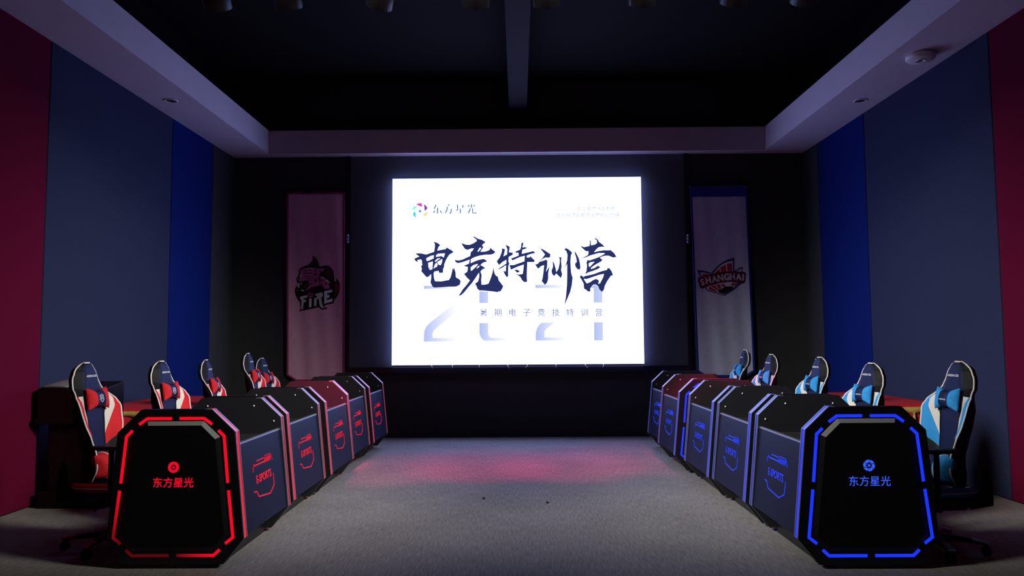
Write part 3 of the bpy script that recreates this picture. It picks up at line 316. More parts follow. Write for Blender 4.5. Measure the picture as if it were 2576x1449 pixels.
# screen surround on the back wall
fr = tag(empty('screen_surround', (0, 11.618, .996)), 'black framed charcoal surround behind the bright screen', 'screen surround')
fo, zt = 2.675, ZS-.996-.004
MB().box(-fo+.06, fo-.06, -.018, -.001, .085, zt).build('backing_board', M['backing'], fr)
for nme, bx in (('frame_rail', (-fo, fo, 0, .085)), ('frame_stile', (-fo, -fo+.06, .085, zt)), ('frame_stile', (fo-.06, fo, .085, zt))):
    MB().box(bx[0], bx[1], -.06, -.001, bx[2], bx[3]).build(nme, M['frame'], fr, bevel=.004)
for sx, z0 in ((-1, 2.84), (1, 2.80)):  # chrome rings stand in for shiny spots on the frame edges
    h = tag(empty('chrome_piece', (sx*2.64, 11.55, z0)), 'small ribbed chrome bracket on the %s edge of the screen frame' % ('left' if sx < 0 else 'right'), 'piece', 'chrome pieces on the screen frame')
    MB().box(-.022, .022, -.012, .008, 0, .33).build('back_plate', M['frame'], h)
    for k in range(3): MB().lathe([(.018, 0), (.022, .006), (.022, .03), (.018, .036)], 12, lambda x, y, z, k=k: (x, y-.03, .17+.05*k+z)).build('ring', M['alu'], h)
for i, (x, bend) in enumerate(((-1.33, .012), (-1.011, -.004), (-.603, .006), (-.164, .02), (.14, -.03), (.577, .0), (1.021, .04), (1.306, -.012))):
    pth = [(x+bend*(1-q)*1.0-.3*bend*math.sin(q*PI), 11.53-.012*math.sin(q*PI), 1.062+.062*q) for q in (0, .25, .5, .75, 1)]
    o = MB().tube(pth, .005, 6).build('cable', M['cable'])
    tag(o, 'short pale cable below the screen, %s from the left' % ('first second third fourth fifth sixth seventh eighth'.split()[i]), 'cable', 'short cables under the screen')

# ------------------------------------------------------------------ banners
def banner(name, x0b, x1b, x0t, x1t, zb, zt, chamfer, tip, label, field, hem, header, art, ox, oz):
    root = tag(empty(name, ((x0b+x1b)/2, 11.535, zb)), label, 'banner', 'team banners beside the screen')
    base = root.location
    def surf(x, z, d=0):
        q = (z-zb)/(zt-zb)
        y = 11.525+.012*math.sin(x*9+1.3*math.sin(z*1.1))*(1-.6*q)+.006*math.sin(x*23+z*2.1)-d
        return (x-base.x, y-base.y, z-base.z)
    xl = lambda z: x0b+(x0t-x0b)*(z-zb)/(zt-zb); xr = lambda z: x1b+(x1t-x1b)*(z-zb)/(zt-zb)
    NX, NZ = 44, 60
    def grid(fx0, fx1, d, nx, z_lo, z_hi, chamf=True):
        mb = MB(); vs = []
        for j in range(NZ+1):
            for i in range(nx+1):
                z = z_lo+(z_hi-z_lo)*j/NZ; u = fx0+(fx1-fx0)*i/nx
                if chamf:                                    # tapered bottom corners
                    e = min(u, 1-u)*(x1b-x0b); lo = zb+tip*max(0, 1-e/chamfer)-0; z = lo+(zt-lo)*((z-zb)/(zt-zb))
                vs.append(surf(xl(z)+(xr(z)-xl(z))*u, z, d))
        return mb.add(vs, [(j*(nx+1)+i, j*(nx+1)+i+1, (j+1)*(nx+1)+i+1, (j+1)*(nx+1)+i) for j in range(NZ) for i in range(nx)], 0, True)
    def cloth(mb, nme, mat):
        o = mb.build(nme, mat, root, fix=False); s = o.modifiers.new('thickness', 'SOLIDIFY'); s.thickness = .002; s.offset = 0; return o
    cloth(grid(0, 1, 0, NX, zb, zt), 'banner_cloth', field)
    hw = .035
    cloth(grid(0, hw, .003, 2, zb, zt), 'side_hem', hem); cloth(grid(1-hw, 1, .003, 2, zb, zt), 'side_hem', hem)
    mb = MB(); vs = []; n = 40
    for k in range(2):
        for i in range(n+1):
            u = i/n; e = min(u, 1-u)*(x1b-x0b); z = zb+tip*max(0, 1-e/chamfer)+(.004+.032*k)
            vs.append(surf(xl(z)+(xr(z)-xl(z))*u, z, .003))
    mb.add(vs, [(i, i+1, n+2+i, n+1+i) for i in range(n)], 0, True); cloth(mb, 'bottom_hem', hem)
    cloth(grid(0, 1, .003, NX, zt-header, zt, False), 'top_hem', hem)
    MB().tube([(x0t-.02-base.x, 0, zt-base.z), (x1t+.02-base.x, 0, zt-base.z)], .012, 10).build('hanging_rod', M['frame'], root)
    COLS = dict(k0=(.006, .003, .006), d1=(.06, .008, .018), r1=(.30, .01, .015), p1=(.60, .15, .32), w1=(.85, .82, .82), k2=(.012, .003, .008), p3=(.45, .10, .20), k4=(.10, .01, .03),
                b0=(.012, .035, .22), r2=(.55, .03, .05), m3=(.07, .003, .012), r4=(.16, .006, .02))
    NAMES = dict(k0='emblem_outline', d1='flame', r1='flame', p1='leopard_face', w1='emblem_white', k2='emblem_mark', p3='flower', k4='flower', b0='shield_outline', r2='shield_ray', m3='ribbon', r4='ribbon')
    layer = {}
    emb = None
    for i, (key, poly) in enumerate(art):
        dense = []
        for (a, b), (c, d) in zip(poly, poly[1:]+poly[:1]):
            k = max(1, int(math.hypot(c-a, d-b)/.04)); dense += [(a+(c-a)*q/k, b+(d-b)*q/k) for q in range(k)]
        mb = MB().flat([dense], lambda a, b, d: surf(a+ox, b+oz, d), None, .005+.0006*i, step=.035)
        mkey = 'print_'+key
        if mkey not in M: M[mkey] = pbr(mkey, COLS[key], .8)
        if emb is None: emb = mb.build('emblem', M[mkey], root, fix=False)
        else: mb.build(NAMES[key], M[mkey], emb, fix=False)
    return root, surf, emb
rt, sf, em = banner('hanging_banner', -3.565, -2.672, -3.60, -2.69, .87, 3.81, .16, .10, 'tall pink banner with a leopard head emblem reading FIRE', M['ban_pink'], M['ban_pinkb'], .03, DATA['fire'], -3.14, 2.35)
rt, sf, em = banner('hanging_banner', 2.735, 3.622, 2.686, 3.577, .90, 3.86, .14, .09, 'tall pale banner with blue hems and a red emblem reading SHANGHAI', M['ban_white'], M['ban_blue'], .17, DATA['shield'], 3.15, 2.35)
lm = pbr('print_letters', (.8, .68, .75), .8)
for ch, (px, pz), rot in DATA['letters']:
    ca, sa = math.cos(math.radians(rot)), math.sin(math.radians(rot))
    text2d(ch, .135, lambda x, y, z: sf(3.15+px+x*ca*.9-y*sa, 2.35+pz+x*sa*.9+y*ca, .024), 'emblem_letter', lm, em, bold=.006)

# ------------------------------------------------------------------ gaming desks (local +x = towards the aisle)
PANEL = [(.40, .897), (.24, 1.046), (-.235, 1.046), (-.39, .893), (-.445, .19), (-.34, .03), (.335, .03), (.47, .197)]
LEN, TH = 1.02, .062
def segband(path, wd):
    """polygon of a band of width wd around an open path"""
    V = [Vector(p) for p in path]; L, R = [], []
    for i, p in enumerate(V):
        a = (p-V[i-1]).normalized() if i else (V[1]-p).normalized(); b = (V[i+1]-p).normalized() if i < len(V)-1 else a
        n = Vector((-(a+b).y, (a+b).x)).normalized(); k = wd/2/max(.4, n.dot(Vector((-a.y, a.x))))
        L.append(tuple(p+n*k)); R.append(tuple(p-n*k))
    return L+R[::-1]
STRIPS = []
for s in (1, -1):
    o = 0 if s > 0 else -.008
    STRIPS += [[(s*.025, .986), (s*.19, .986), (s*.245, .947)], [(s*.287, .907), (s*.327, .868), (s*.357, .56)],
               [(s*.363, .512), (s*.398, .205), (s*.347, .165)], [(s*.312, .126), (s*.272, .089), (s*.025, .089)]]
def edge_ribbon(mb, off, y0, y1):
    path = [PANEL[2], PANEL[1], PANEL[0], PANEL[7]]
    path[0] = (.20, 1.046)
    V = [Vector(p) for p in path]; out, inn = [], []
    for i, p in enumerate(V):
        a = (p-V[i-1]).normalized() if i else (V[1]-p).normalized(); b = (V[i+1]-p).normalized() if i < len(V)-1 else a
        n = Vector((-(a+b).y, (a+b).x)).normalized(); k = 1/max(.4, n.dot(Vector((-a.y, a.x))))
        out.append(p+n*off*k); inn.append(p-n*.004)
    poly = [tuple(q) for q in out]+[tuple(q) for q in inn[::-1]]
    return mb.prism(poly, lambda a, b, d: (a, d, b), y0, y1)
APERTURE = []
for k in range(6):
    a0 = k*PI/3
    P = lambda r, a: (r*math.cos(a), r*math.sin(a))
    APERTURE.append([P(1, a0+(q/6)*PI/3+.05) for q in range(6)]+[P(1, a0+PI/3-.02), P(.52, a0+PI/3+.62), P(.46, a0+.62)][:3])
def make_desk(led, sign, sign2, red):
    root = empty('gaming_desk')
    core = [(a*.999, b) for a, b in PANEL]
    for e in (-1, 1):
        ye = e*LEN/2; yi = e*(LEN/2-TH)
        pn = MB().prism(PANEL, lambda a, b, d: (a, d, b), ye, yi, [0, 1]+[0]*8).build('side_panel', [M['panel'], M['inner']], root, bevel=.003)
        for i, st in enumerate(STRIPS):
            mb = MB().flat([segband(st, .020)], lambda a, b, d: (a*-e, ye+e*d, b) if e > 0 else (a, ye+e*d, b), -.004, .003)
            setglow(mb.build('light_strip', led, pn), lambda co: 1.0)
        # raised centre plate; light on its top and aisle bevels is painted grey
        outer = [(.19, .968), (.30, .864), (.372, .22), (.288, .118), (-.288, .118), (-.372, .22), (-.30, .864), (-.19, .968)]
        inner = [(.178, .941), (.272, .850), (.344, .225), (.276, .144), (-.276, .144), (-.344, .225), (-.272, .850), (-.178, .941)]
        mb = MB(); n = 8
        mb.add([(a, ye+e*.0005, b) for a, b in outer]+[(a, ye+e*.016, b) for a, b in inner], [(i, (i+1) % n, n+(i+1) % n, n+i) for i in range(n)]+[tuple(range(n, 2*n))],
               [1 if i in (0, 7) else 0 for i in range(n)]+[0])
        mb.build('centre_plate', [M['plate'], M['bevel']], pn)
        yf = ye+e*.0165
        face = (lambda a, b, d: (-a, yf+e*d, b)) if e > 0 else (lambda a, b, d: (a, yf+e*d, b))
        ic = MB(); cz, R = .667, .037
        if red:
            ring = [(R*math.cos(q*PI/16), cz+R*math.sin(q*PI/16)) for q in range(32)]
            hole = [(.019*math.cos(q*PI/3+.2), cz+.019*math.sin(q*PI/3+.2)) for q in range(6)]
            ic.flat([ring, hole[::-1]], face, -.001, .002)
        else:
            for k in range(6):
                a0 = k*PI/3+.3
                pl = [(R*math.cos(a0+q*PI/18), cz+R*math.sin(a0+q*PI/18)) for q in range(6)]
                pl += [(.019*math.cos(a0+1.9), cz+.019*math.sin(a0+1.9)), (.0215*math.cos(a0+.95), cz+.0215*math.sin(a0+.95))]
                ic.flat([pl], face, -.001, .002)
        stp = [((.0125 if q % 2 == 0 else .0052)*math.sin(q*PI/5), cz+(.0125 if q % 2 == 0 else .0052)*math.cos(q*PI/5)) for q in range(10)]
        ic.flat([stp], face, -.001, .002)
        ic.build('logo_emblem', sign2, pn)
        text2d('东方星光', .069, lambda x, y, z: face(x, .562+y, .0015), 'logo_lettering', sign2, pn, bold=.0010 if red else .0002)
        ym = (ye+yi)/2
        setglow(edge_ribbon(MB(), .0015, ym-.014, ym+.014).build('edge_light', led, pn), lambda co: (1.0 if e*(-1 if red else 1) > 0 else .42)*(.55 if co.z > .9 else 1))
        for q in (-1, 1): edge_ribbon(MB(), .003, ym+q*.0265-.0045, ym+q*.0265+.0045).build('edge_trim', M['alu'], pn)
        for (a, b) in ((.185, .985), (-.185, .985), (.345, .865), (-.335, .865)):
            MB().lathe([(.0075, 0), (.0068, .003), (.0052, .0055), (.0026, .0072), (.0005, .0076)], 12, lambda x, y, z: (a+x, yi-e*z, b+y)).build('screw_cap', M['cap'], pn)
    yb = LEN/2-TH-.001
    bt, bb = .392, .462
    fb = MB().prism([(bt, .807), (bb, .20), (bb-.02, .20), (bt-.02, .807)], lambda a, b, d: (a, d, b), -yb, yb).build('front_board', M['board'], root, bevel=.002)
    MB().prism([(bt+.0012, .809), (bt+.0024, .797), (bt-.021, .797), (bt-.021, .809)], lambda a, b, d: (a, d, b), -yb, yb).build('board_lip', M['alu'], fb)
    # sign on the board; s runs in reading direction (along +y), b is height
    def face(s, b, d=0): return (bt+(.807-b)/(.607)*(bb-bt)+.001+d, (s-.5)*.42, b)
    sg = MB()
    def line(path, wd=.0065): sg.flat([segband([(p[0]*.42, p[1]) for p in path], wd)], lambda a, b, d: face(a/.42, b, d), -.0005, .002)
    line([(.20, .642), (.56, .642)]); line([(.08, .615), (.55, .615)], .008)
    for k in range(7): line([(.56+.05*k, .606), (.60+.05*k, .64)], .0065)
    line([(.60, .652), (.90, .652), (.99, .60)], .004); line([(.0, .575), (.0, .60), (.07, .628)], .004)
    line([(-.04, .442), (.08, .436), (.16, .395), (.72, .372), (.96, .415), (.97, .50)], .006 if not red else .008)
    text2d('E-SPORTS', .075, lambda x, y, z: face(.48+x/.42, .512+y, .0015), 'sign_lettering', sign, fb, bold=.0018 if red else .0008)
    sg.build('sign_outline', sign, fb)
    MB().box(-.08, bt-.022, -yb, yb, .735, .765).build('worktop', M['top'], root, bevel=.003)
    MB().box(.20, .28, -yb, yb, .0, .21).build('plinth', M['black'], root)
    MB().box(.12, .30, -yb, yb, .30, .735).build('cable_tray', M['black'], root)
    return root
LX, RX = (-2.295, -2.315, -2.30, -2.34, -2.315), (2.275, 2.265, 2.24, 2.205, 2.265)
LY = (5.545, 6.715, 7.875, 8.99, 10.11); RY = (5.475, 6.57, 7.63, 8.96, 10.05)
ORD = ('nearest', 'second nearest', 'middle', 'second farthest', 'farthest')
ld = make_desk(M['led_red'], M['sign_red'], M['sign_red'], True); rd = make_desk(M['led_blue'], M['sign_blue'], M['sign_blue2'], False)
for i in range(5):
    o = ld if i == 0 else copy_tree(ld)
    o.location = (LX[i], LY[i], 0); tag(o, 'black gaming desk with red lights, %s in the left row' % ORD[i], 'desk', 'red lit gaming desks')
    o = rd if i == 0 else copy_tree(rd)
    o.location = (RX[i], RY[i], 0); o.rotation_euler.z = PI; tag(o, 'black gaming desk with blue lights, %s in the right row' % ORD[i], 'desk', 'blue lit gaming desks')
# the nearest red desk has fading strips at its lower outer corner
near = [c for c in ld.children if c.name.startswith('side_panel') and min(v.co.y for v in c.data.vertices) < -.4][0]
for st in near.children:
    if st.name.startswith('light_strip'):
        xs = [v.co.x for v in st.data.vertices]; zs = [v.co.z for v in st.data.vertices]
        if max(zs) < .55:
            st.data = st.data.copy(); mx = max(xs)
            fn = None
            if max(zs) > .4 and mx < 0: fn = lambda co: max(.06, (co.z-.12)/.40)
            if max(zs) < .4 and mx < 0: fn = lambda co: .09
            if max(zs) < .4 and mx > 0: fn = lambda co: max(.10, min(1, (co.x-.03)/.17))
            if fn: st.data.attributes['glow'].data.foreach_set('value', [fn(v.co) for v in st.data.vertices])

# ------------------------------------------------------------------ gaming chairs (local +y = the way the chair faces)
WID = [(0, .150), (.03, .175), (.10, .180), (.19, .160), (.26, .155), (.37, .185), (.50, .222), (.62, .238), (.69, .220), (.755, .176), (.80, .160), (.87, .142), (.92, .122), (.96, .096), (.985, .066), (1.0, .030)]
FWD = [(0, .05), (.12, .105), (.36, .088), (.62, .062), (.68, .038), (.73, .0), (.79, -.036), (.86, -.045), (.94, -.036), (1, -.006)]
BH, BZ, BY = .875, .47, -.115
def bpt(u, v, d=0):
    z = BZ+v*BH; x = u*interp(v, WID)
    y = BY-.045*v*v-.065*v+interp(v, FWD)*sstep(.42, 1, abs(u))
    y += .018*math.exp(-((v-.22)/.14)**2)*(1-u*u)
    if v > .9: y -= .02*((v-.9)/.1)**2
    y -= .012*max(0, abs(u)-.9)/.1
    return (x, y+d, z)
def backrest_cover(colour):
    # stitched cover: black shell, navy centre, coloured wings with an off-white stripe, laid out along the backrest's own length and width
    m, t, b = nt('backrest_cover'); b.inputs['Roughness'].default_value = .58; b.inputs['Specular IOR Level'].default_value = .16
    def attr(nme): a = t.nodes.new('ShaderNodeAttribute'); a.attribute_name = nme; return a.outputs['Fac']
    def op(kind, x, y=None, z=None):
        n = t.nodes.new('ShaderNodeMath'); n.operation = kind
        for k, q in enumerate((x, y, z)):
            if q is None: continue
            if isinstance(q, (int, float)): n.inputs[k].default_value = q
            else: t.links.new(q, n.inputs[k])
        return n.outputs[0]
    u, v = attr('across'), attr('along')
    gt = lambda x, y: op('GREATER_THAN', x, y); lt = lambda x, y: op('LESS_THAN', x, y)
    def both(*c):
        r = c[0]
        for q in c[1:]: r = op('MULTIPLY', r, q)
        return r
    q = op('MINIMUM', op('MAXIMUM', op('MULTIPLY_ADD', v, 1/.35, -.37/.35), 0), 1)
    inn = op('MULTIPLY_ADD', op('MAXIMUM', op('SUBTRACT', q, .45), 0), .365, .42); out = op('MULTIPLY_ADD', q, .47, .43); low = op('MULTIPLY_ADD', u, .2222, .30-.1022)
    zone = both(gt(v, .28), lt(v, .725), gt(v, low), lt(u, 1.02)); wing = both(zone, gt(u, out)); stripe = both(zone, gt(u, inn), gt(v, .37), lt(u, out))
    navy = op('MAXIMUM', both(lt(u, .60), gt(v, .74), lt(v, .98)), both(lt(u, .40), gt(v, .06), lt(v, .745)))
    last = M['leather'].node_tree.nodes['Principled BSDF'].inputs['Base Color'].default_value[:]
    cur = None
    for mask, src in ((navy, M['navy']), (wing, colour), (stripe, M['creme'])):
        mx = t.nodes.new('ShaderNodeMix'); mx.data_type = 'RGBA'; t.links.new(mask, mx.inputs['Factor'])
        A = [i for i in mx.inputs if i.name == 'A' and i.type == 'RGBA'][0]; B = [i for i in mx.inputs if i.name == 'B' and i.type == 'RGBA'][0]
        if cur is None: A.default_value = last
        else: t.links.new(cur, A)
        B.default_value = src.node_tree.nodes['Principled BSDF'].inputs['Base Color'].default_value[:]
        cur = [o for o in mx.outputs if o.type == 'RGBA'][0]
    t.links.new(cur, b.inputs['Base Color'])
    return m
def make_chair(colour, velour, cap, red):
    root = empty('gaming_chair')
    up = []
    nu, nv = 64, 100
    rows = []
    for i in range(nv+1):
        v = i/nv; row = [bpt(-1+2*j/nu, v) for j in range(nu+1)]
        for j in range(nu-1, 0, -1):
            u = -1+2*j/nu; p = bpt(u, v); th = (.018+.062*math.sqrt(max(0, 1-u*u)))*(1-.75*sstep(.93, 1, v))*(1-.5*(1-sstep(0, .06, v)))
            back = BY-.045*v*v-.065*v-.035
            y = min(p[1]-th, back-.02*math.sqrt(max(0, 1-u*u))) if abs(u) < .95 else p[1]-th
            row.append((p[0]*(.82+.19*sstep(.88, 1, abs(u))), y, p[2]))
        rows.append(row)
    bk = MB().rings(rows).build('backrest', backrest_cover(colour), root); up.append(bk)
    au = bk.data.attributes.new('across', 'FLOAT', 'POINT'); av = bk.data.attributes.new('along', 'FLOAT', 'POINT'); n_ = len(rows[0])
    au.data.foreach_set('value', [abs(-1+2*(k % n_)/nu) if k % n_ <= nu else 2.0 for k in range(len(rows)*n_)])
    av.data.foreach_set('value', [(k//n_)/nv for k in range(len(rows)*n_)])
    path = [bpt(-1, .03+.97*q/40, .004) for q in range(40)]+[bpt(-1+2*q/10, 1, .004) for q in range(11)]+[bpt(1, 1-.97*q/40, .004) for q in range(41)]
    MB().tube(path, .0062, 6).build('piping', M['creme'], bk)
    for s in (-1, 1):
        MB().tube([bpt(s*.42, .08+.60*q/20, .002) for q in range(21)], .0045, 6).build('seam', M['leather'], bk)
    text2d('ARESRACER', .022, lambda x, y, z: bpt(-x/.136, .888+y/BH, .003), 'lettering', M['print'], bk, bold=.0006)
    # head pillow
    def pillow(L, h0, h1, tk, loc, tilt, cmat, nme, edge):
        rw = []; K = 28; N = 20
        for i in range(K+1):
            s = -1+2*i/K; hh = h0+(h1-h0)*abs(s)**1.6; tt = tk*(1-abs(s)**5)**.7*(.8+.35*abs(s))+.003
            row = []
            for j in range(N):
                a = 2*PI*j/N; ex = 2/(2+1.0*(1-abs(s)))
                cx, sx = math.cos(a), math.sin(a)
                zz = hh*math.copysign(abs(sx)**.9, sx); yy = tt*math.copysign(abs(cx)**.9, cx)
                flare = 1+.10*abs(s)**3*abs(sx)
                row.append((loc[0]+s*L*flare, loc[1]+yy+zz*math.sin(tilt), loc[2]+zz*math.cos(tilt)))
            rw.append(row)
        o = MB().rings(rw, lambda i, j: 1 if abs(-1+2*(i+.5)/K) > edge else 0).build(nme, [M['navy'], cmat], root)
        return o
    hp = pillow(.108, .054, .084, .036, (0, bpt(0, .70)[1]+.030, BZ+.70*BH), -.18, velour, 'head_pillow', .40); up.append(hp)
    yh = bpt(0, .70)[1]+.030+.036*.8+.0045
    if red:
        cr = MB()
        for path in ([(-.016, .022), (-.02, .012), (-.02, -.012), (0, -.028), (.02, -.012), (.02, .012), (.016, .022)], [(-.020, .026), (-.010, .020), (0, .030), (.010, .020), (.020, .026)], [(-.011, -.012), (-.008, .012), (.008, .012), (.011, -.012)], [(-.009, -.001), (.009, -.001)]):
            cr.flat([segband(path, .0045)], lambda a, b, d: (a, yh-b*.18+d, BZ+.70*BH+b), None, .001)
        cr.build('crest', M['print'], hp, fix=False)
    else:
        text2d('ARESRACER', .0135, lambda x, y, z: (-x, yh-y*.18+.0015+.118*abs(x), BZ+.695*BH+y), 'lettering', M['print'], hp, bold=.0004)
    lp = pillow(.165, .100, .078, .080, (0, bpt(0, .1)[1]+.076, BZ+.115*BH+.035), -.1, velour, 'lumbar_pillow', .42); up.append(lp)
    for s in (-1, 1):
        sv = .55; N = 20; hh = .100-.022*sv**1.6; tt = .080*(1-sv**5)**.7*(.8+.35*sv)+.003
        MB().tube([(s*.165*sv, bpt(0, .1)[1]+.076+(tt+.002)*math.cos(2*PI*q/N)+(hh+.002)*math.sin(2*PI*q/N)*math.sin(-.1), BZ+.115*BH+.035+(hh+.002)*math.sin(2*PI*q/N)) for q in range(N)], .004, 6, closed=True).build('piping', M['creme'], lp)
    text2d('ARES', .022, lambda x, y, z: (.02-x, bpt(0, .1)[1]+.076+.0685, BZ+.115*BH+.035+y), 'lettering', M['print'], lp, bold=.0006)
    # seat
    rows = []; K = 24; N = 26
    for i in range(K+1):
        q = i/K; y = -.19+.45*q; row = []
        wd = .255-.02*(1-sstep(0, .2, q))-.03*sstep(.85, 1, q)
        topz = .445-.02*sstep(.75, 1, q)-.05*sstep(.93, 1, q); bot = .372+.012*sstep(.9, 1, q)
        for j in range(N+1):
            u = -1+2*j/N; row.append((u*wd, y, topz+.05*sstep(.5, .85, abs(u))-.055*sstep(.86, 1, abs(u))))
        for j in range(N, -1, -1): row.append((( -1+2*j/N)*wd*.97, y, bot))
        rows.append(row)
    st = MB().rings(rows, lambda i, j: 1 if (j < N and .60 < abs(-1+2*(j+.5)/N) < .99) else 0).build('seat', [M['leather'], colour], root); up.append(st)
    for s in (-1, 1):
        MB().tube([(s*(.245-.03*sstep(.85, 1, q)-.02*(1-sstep(0, .2, q)))*1.0, -.19+.45*q, .462-.02*sstep(.75, 1, q)-.04*sstep(.93, 1, q)) for q in [k/16 for k in range(17)]], .005, 6).build('piping', M['creme'], st)
    up.append(MB().box(-.15, .15, -.16, .14, .325, .370).build('seat_mechanism', M['plastic'], root, bevel=.01))
    lv = MB().tube([(.14, .02, .34), (.24, .03, .335), (.31, .05, .325)], .007, 8).build('height_lever', M['plastic'], root); up.append(lv)
    for s in (-1, 1):
        up.append(MB().prism([(-.10, .36), (-.26, .38), (-.265, .48), (-.235, .66), (-.195, .66), (-.18, .50), (-.12, .44), (-.02, .40)], lambda a, b, d: (s*d, a, b), .262, .272).build('recline_bracket', M['plastic'], root, bevel=.003))
        ar = MB().tube([(s*.20, .12, .36), (s*.30, .15, .37), (s*.315, .17, .42), (s*.315, .17, .745)], .02, 10).build('armrest', M['plastic'], root); up.append(ar)
        rr = [[(s*.315+.045*math.cos(a)*(1-.25*sstep(.7, 1, abs(2*q-1))), +.03+.26*q, .76+.016*math.sin(a)) for a in [2*PI*k/14 for k in range(14)]] for q in [k/10 for k in range(11)]]
        MB().rings(rr).build('arm_pad', M['leather'], ar)
    MB().lathe([(.028, .10), (.028, .22), (.018, .22), (.018, .33), (.05, .33)], 18).build('gas_lift', M['plastic'], root)
    MB().lathe([(.05, .065), (.055, .09), (.045, .125), (.03, .13)], 20).build('base_hub', M['plastic'], root)
    for k in range(5):
        a = math.radians(1+72*k); ca, sa = math.cos(a), math.sin(a)
        P = lambda r, t, z: (r*ca-t*sa, r*sa+t*ca, z)
        mb = MB(); sec = []
        for r, wd, zt_, zb_ in ((.03, .033, .125, .075), (.16, .027, .112, .078), (.26, .024, .098, .074), (.33, .022, .086, .068)):
            sec.append([P(r, -wd, zb_), P(r, -wd*.8, zt_), P(r, wd*.8, zt_), P(r, wd, zb_)])
        lg = mb.rings(sec).build('leg', M['plastic'], root, bevel=.003)
        for f in lg.data.polygons: f.use_smooth = False
        sec = [[P(r, -.0245, z-.006), P(r, -.0205, z+.004), P(r, .0205, z+.004), P(r, .0245, z-.006)] for r, z in ((.235, .102), (.335, .0862))]
        cp = MB().rings(sec).build('leg_cap', cap, lg)
        for f in cp.data.polygons: f.use_smooth = False
        cs = MB()
        for q in (-1, 1): cs.lathe([(.010, -.010), (.028, -.010), (.032, -.005), (.032, .005), (.028, .010), (.010, .010)], 18, lambda x, y, z: P(.315+x, q*.017+z, .032+y))
        cs.tube([P(.315, 0, .03), P(.320, 0, .074)], .009, 8)
        cs.build('caster', M['plastic'], lg)
    return root, up
rc, rup = make_chair(M['redl'], M['redv'], M['red_cap'], True); bc, bup = make_chair(M['bluel'], M['bluev'], M['blue_cap'], False)
TOPZ = BZ+BH
FIXED = ('leg', 'base_hub', 'gas_lift')
def place(root, x, y, rz, dz, turn=0):
    root.location = (x, y, 0); root.rotation_euler.z = rz
    for c in root.children:
        if not c.name.split('.')[0] in FIXED: c.location.z = dz
        else: c.rotation_euler.z = math.radians(turn)
LCH = ((-2.99, 5.59, 4, 1.345), (-2.965, 6.71, 7, 1.324), (-3.005, 7.83, -6, 1.307), (-2.97, 8.93, -2, 1.353), (-3.18, 9.98, 9, 1.27))
RCH = ((2.925, 5.42, 6, 1.318), (2.84, 6.55, 12, 1.271), (2.81, 7.62, 8, 1.298), (2.765, 8.94, 9, 1.30), (2.75, 9.97, -1, 1.341))
for i, (x, y, th, tz) in enumerate(LCH):
    o = rc if i == 0 else copy_tree(rc)
    place(o, x, y, -math.radians(90+th), tz-TOPZ, (0, 31, 12, 50, 22)[i]); tag(o, 'red and black gaming chair behind the %s red lit desk' % ORD[i], 'gaming chair', 'red gaming chairs')
for i, (x, y, th, tz) in enumerate(RCH):
    o = bc if i == 0 else copy_tree(bc)
    place(o, x, y, math.radians(90+th), tz-TOPZ, (19, 8, 40, 28, 3)[i]); tag(o, 'sky blue and black gaming chair behind the %s blue lit desk' % ORD[i], 'gaming chair', 'blue gaming chairs')

# ------------------------------------------------------------------ lectern and cloth tables
lc = tag(empty('lectern', (-4.07, 7.02, 0)), 'dark wooden lectern by the left wall behind the nearest red chair', 'lectern')
MB().box(-.30, .33, -.18, .13, 0, .15).build('plinth', M['wood'], lc, bevel=.012)
MB().prism([(-.22, .15), (.24, .15), (.26, .80), (-.24, .80)], lambda a, b, d: (a, d, b), -.14, .10).build('pedestal', M['wood'], lc, bevel=.008)
MB().prism([(-.20, .78), (.13, .78), (.13, 1.13), (-.20, 1.08)], lambda a, b, d: (d, a, b), -.31, .31).build('desk_box', M['wood'], lc, bevel=.008)
MB().box(-.32, .32, -.215, -.195, .76, .81).build('moulding', M['wood'], lc, bevel=.005)
rr = []
for i in range(13):
    q = i/12; x = -.29+.24*q; h = .035*math.sin(PI*q)**.7+.002
    rr.append([(x, -.18, 1.087), (x, -.18, 1.089+h*.7), (x, .10, 1.1305+h), (x, .10, 1.1285)])
cv = MB().rings(rr).build('cover_cloth', M['paper']); cv.location = (-4.07, 7.02, 0)
tag(cv, 'crumpled grey cloth lying on top of the dark lectern', 'cloth')
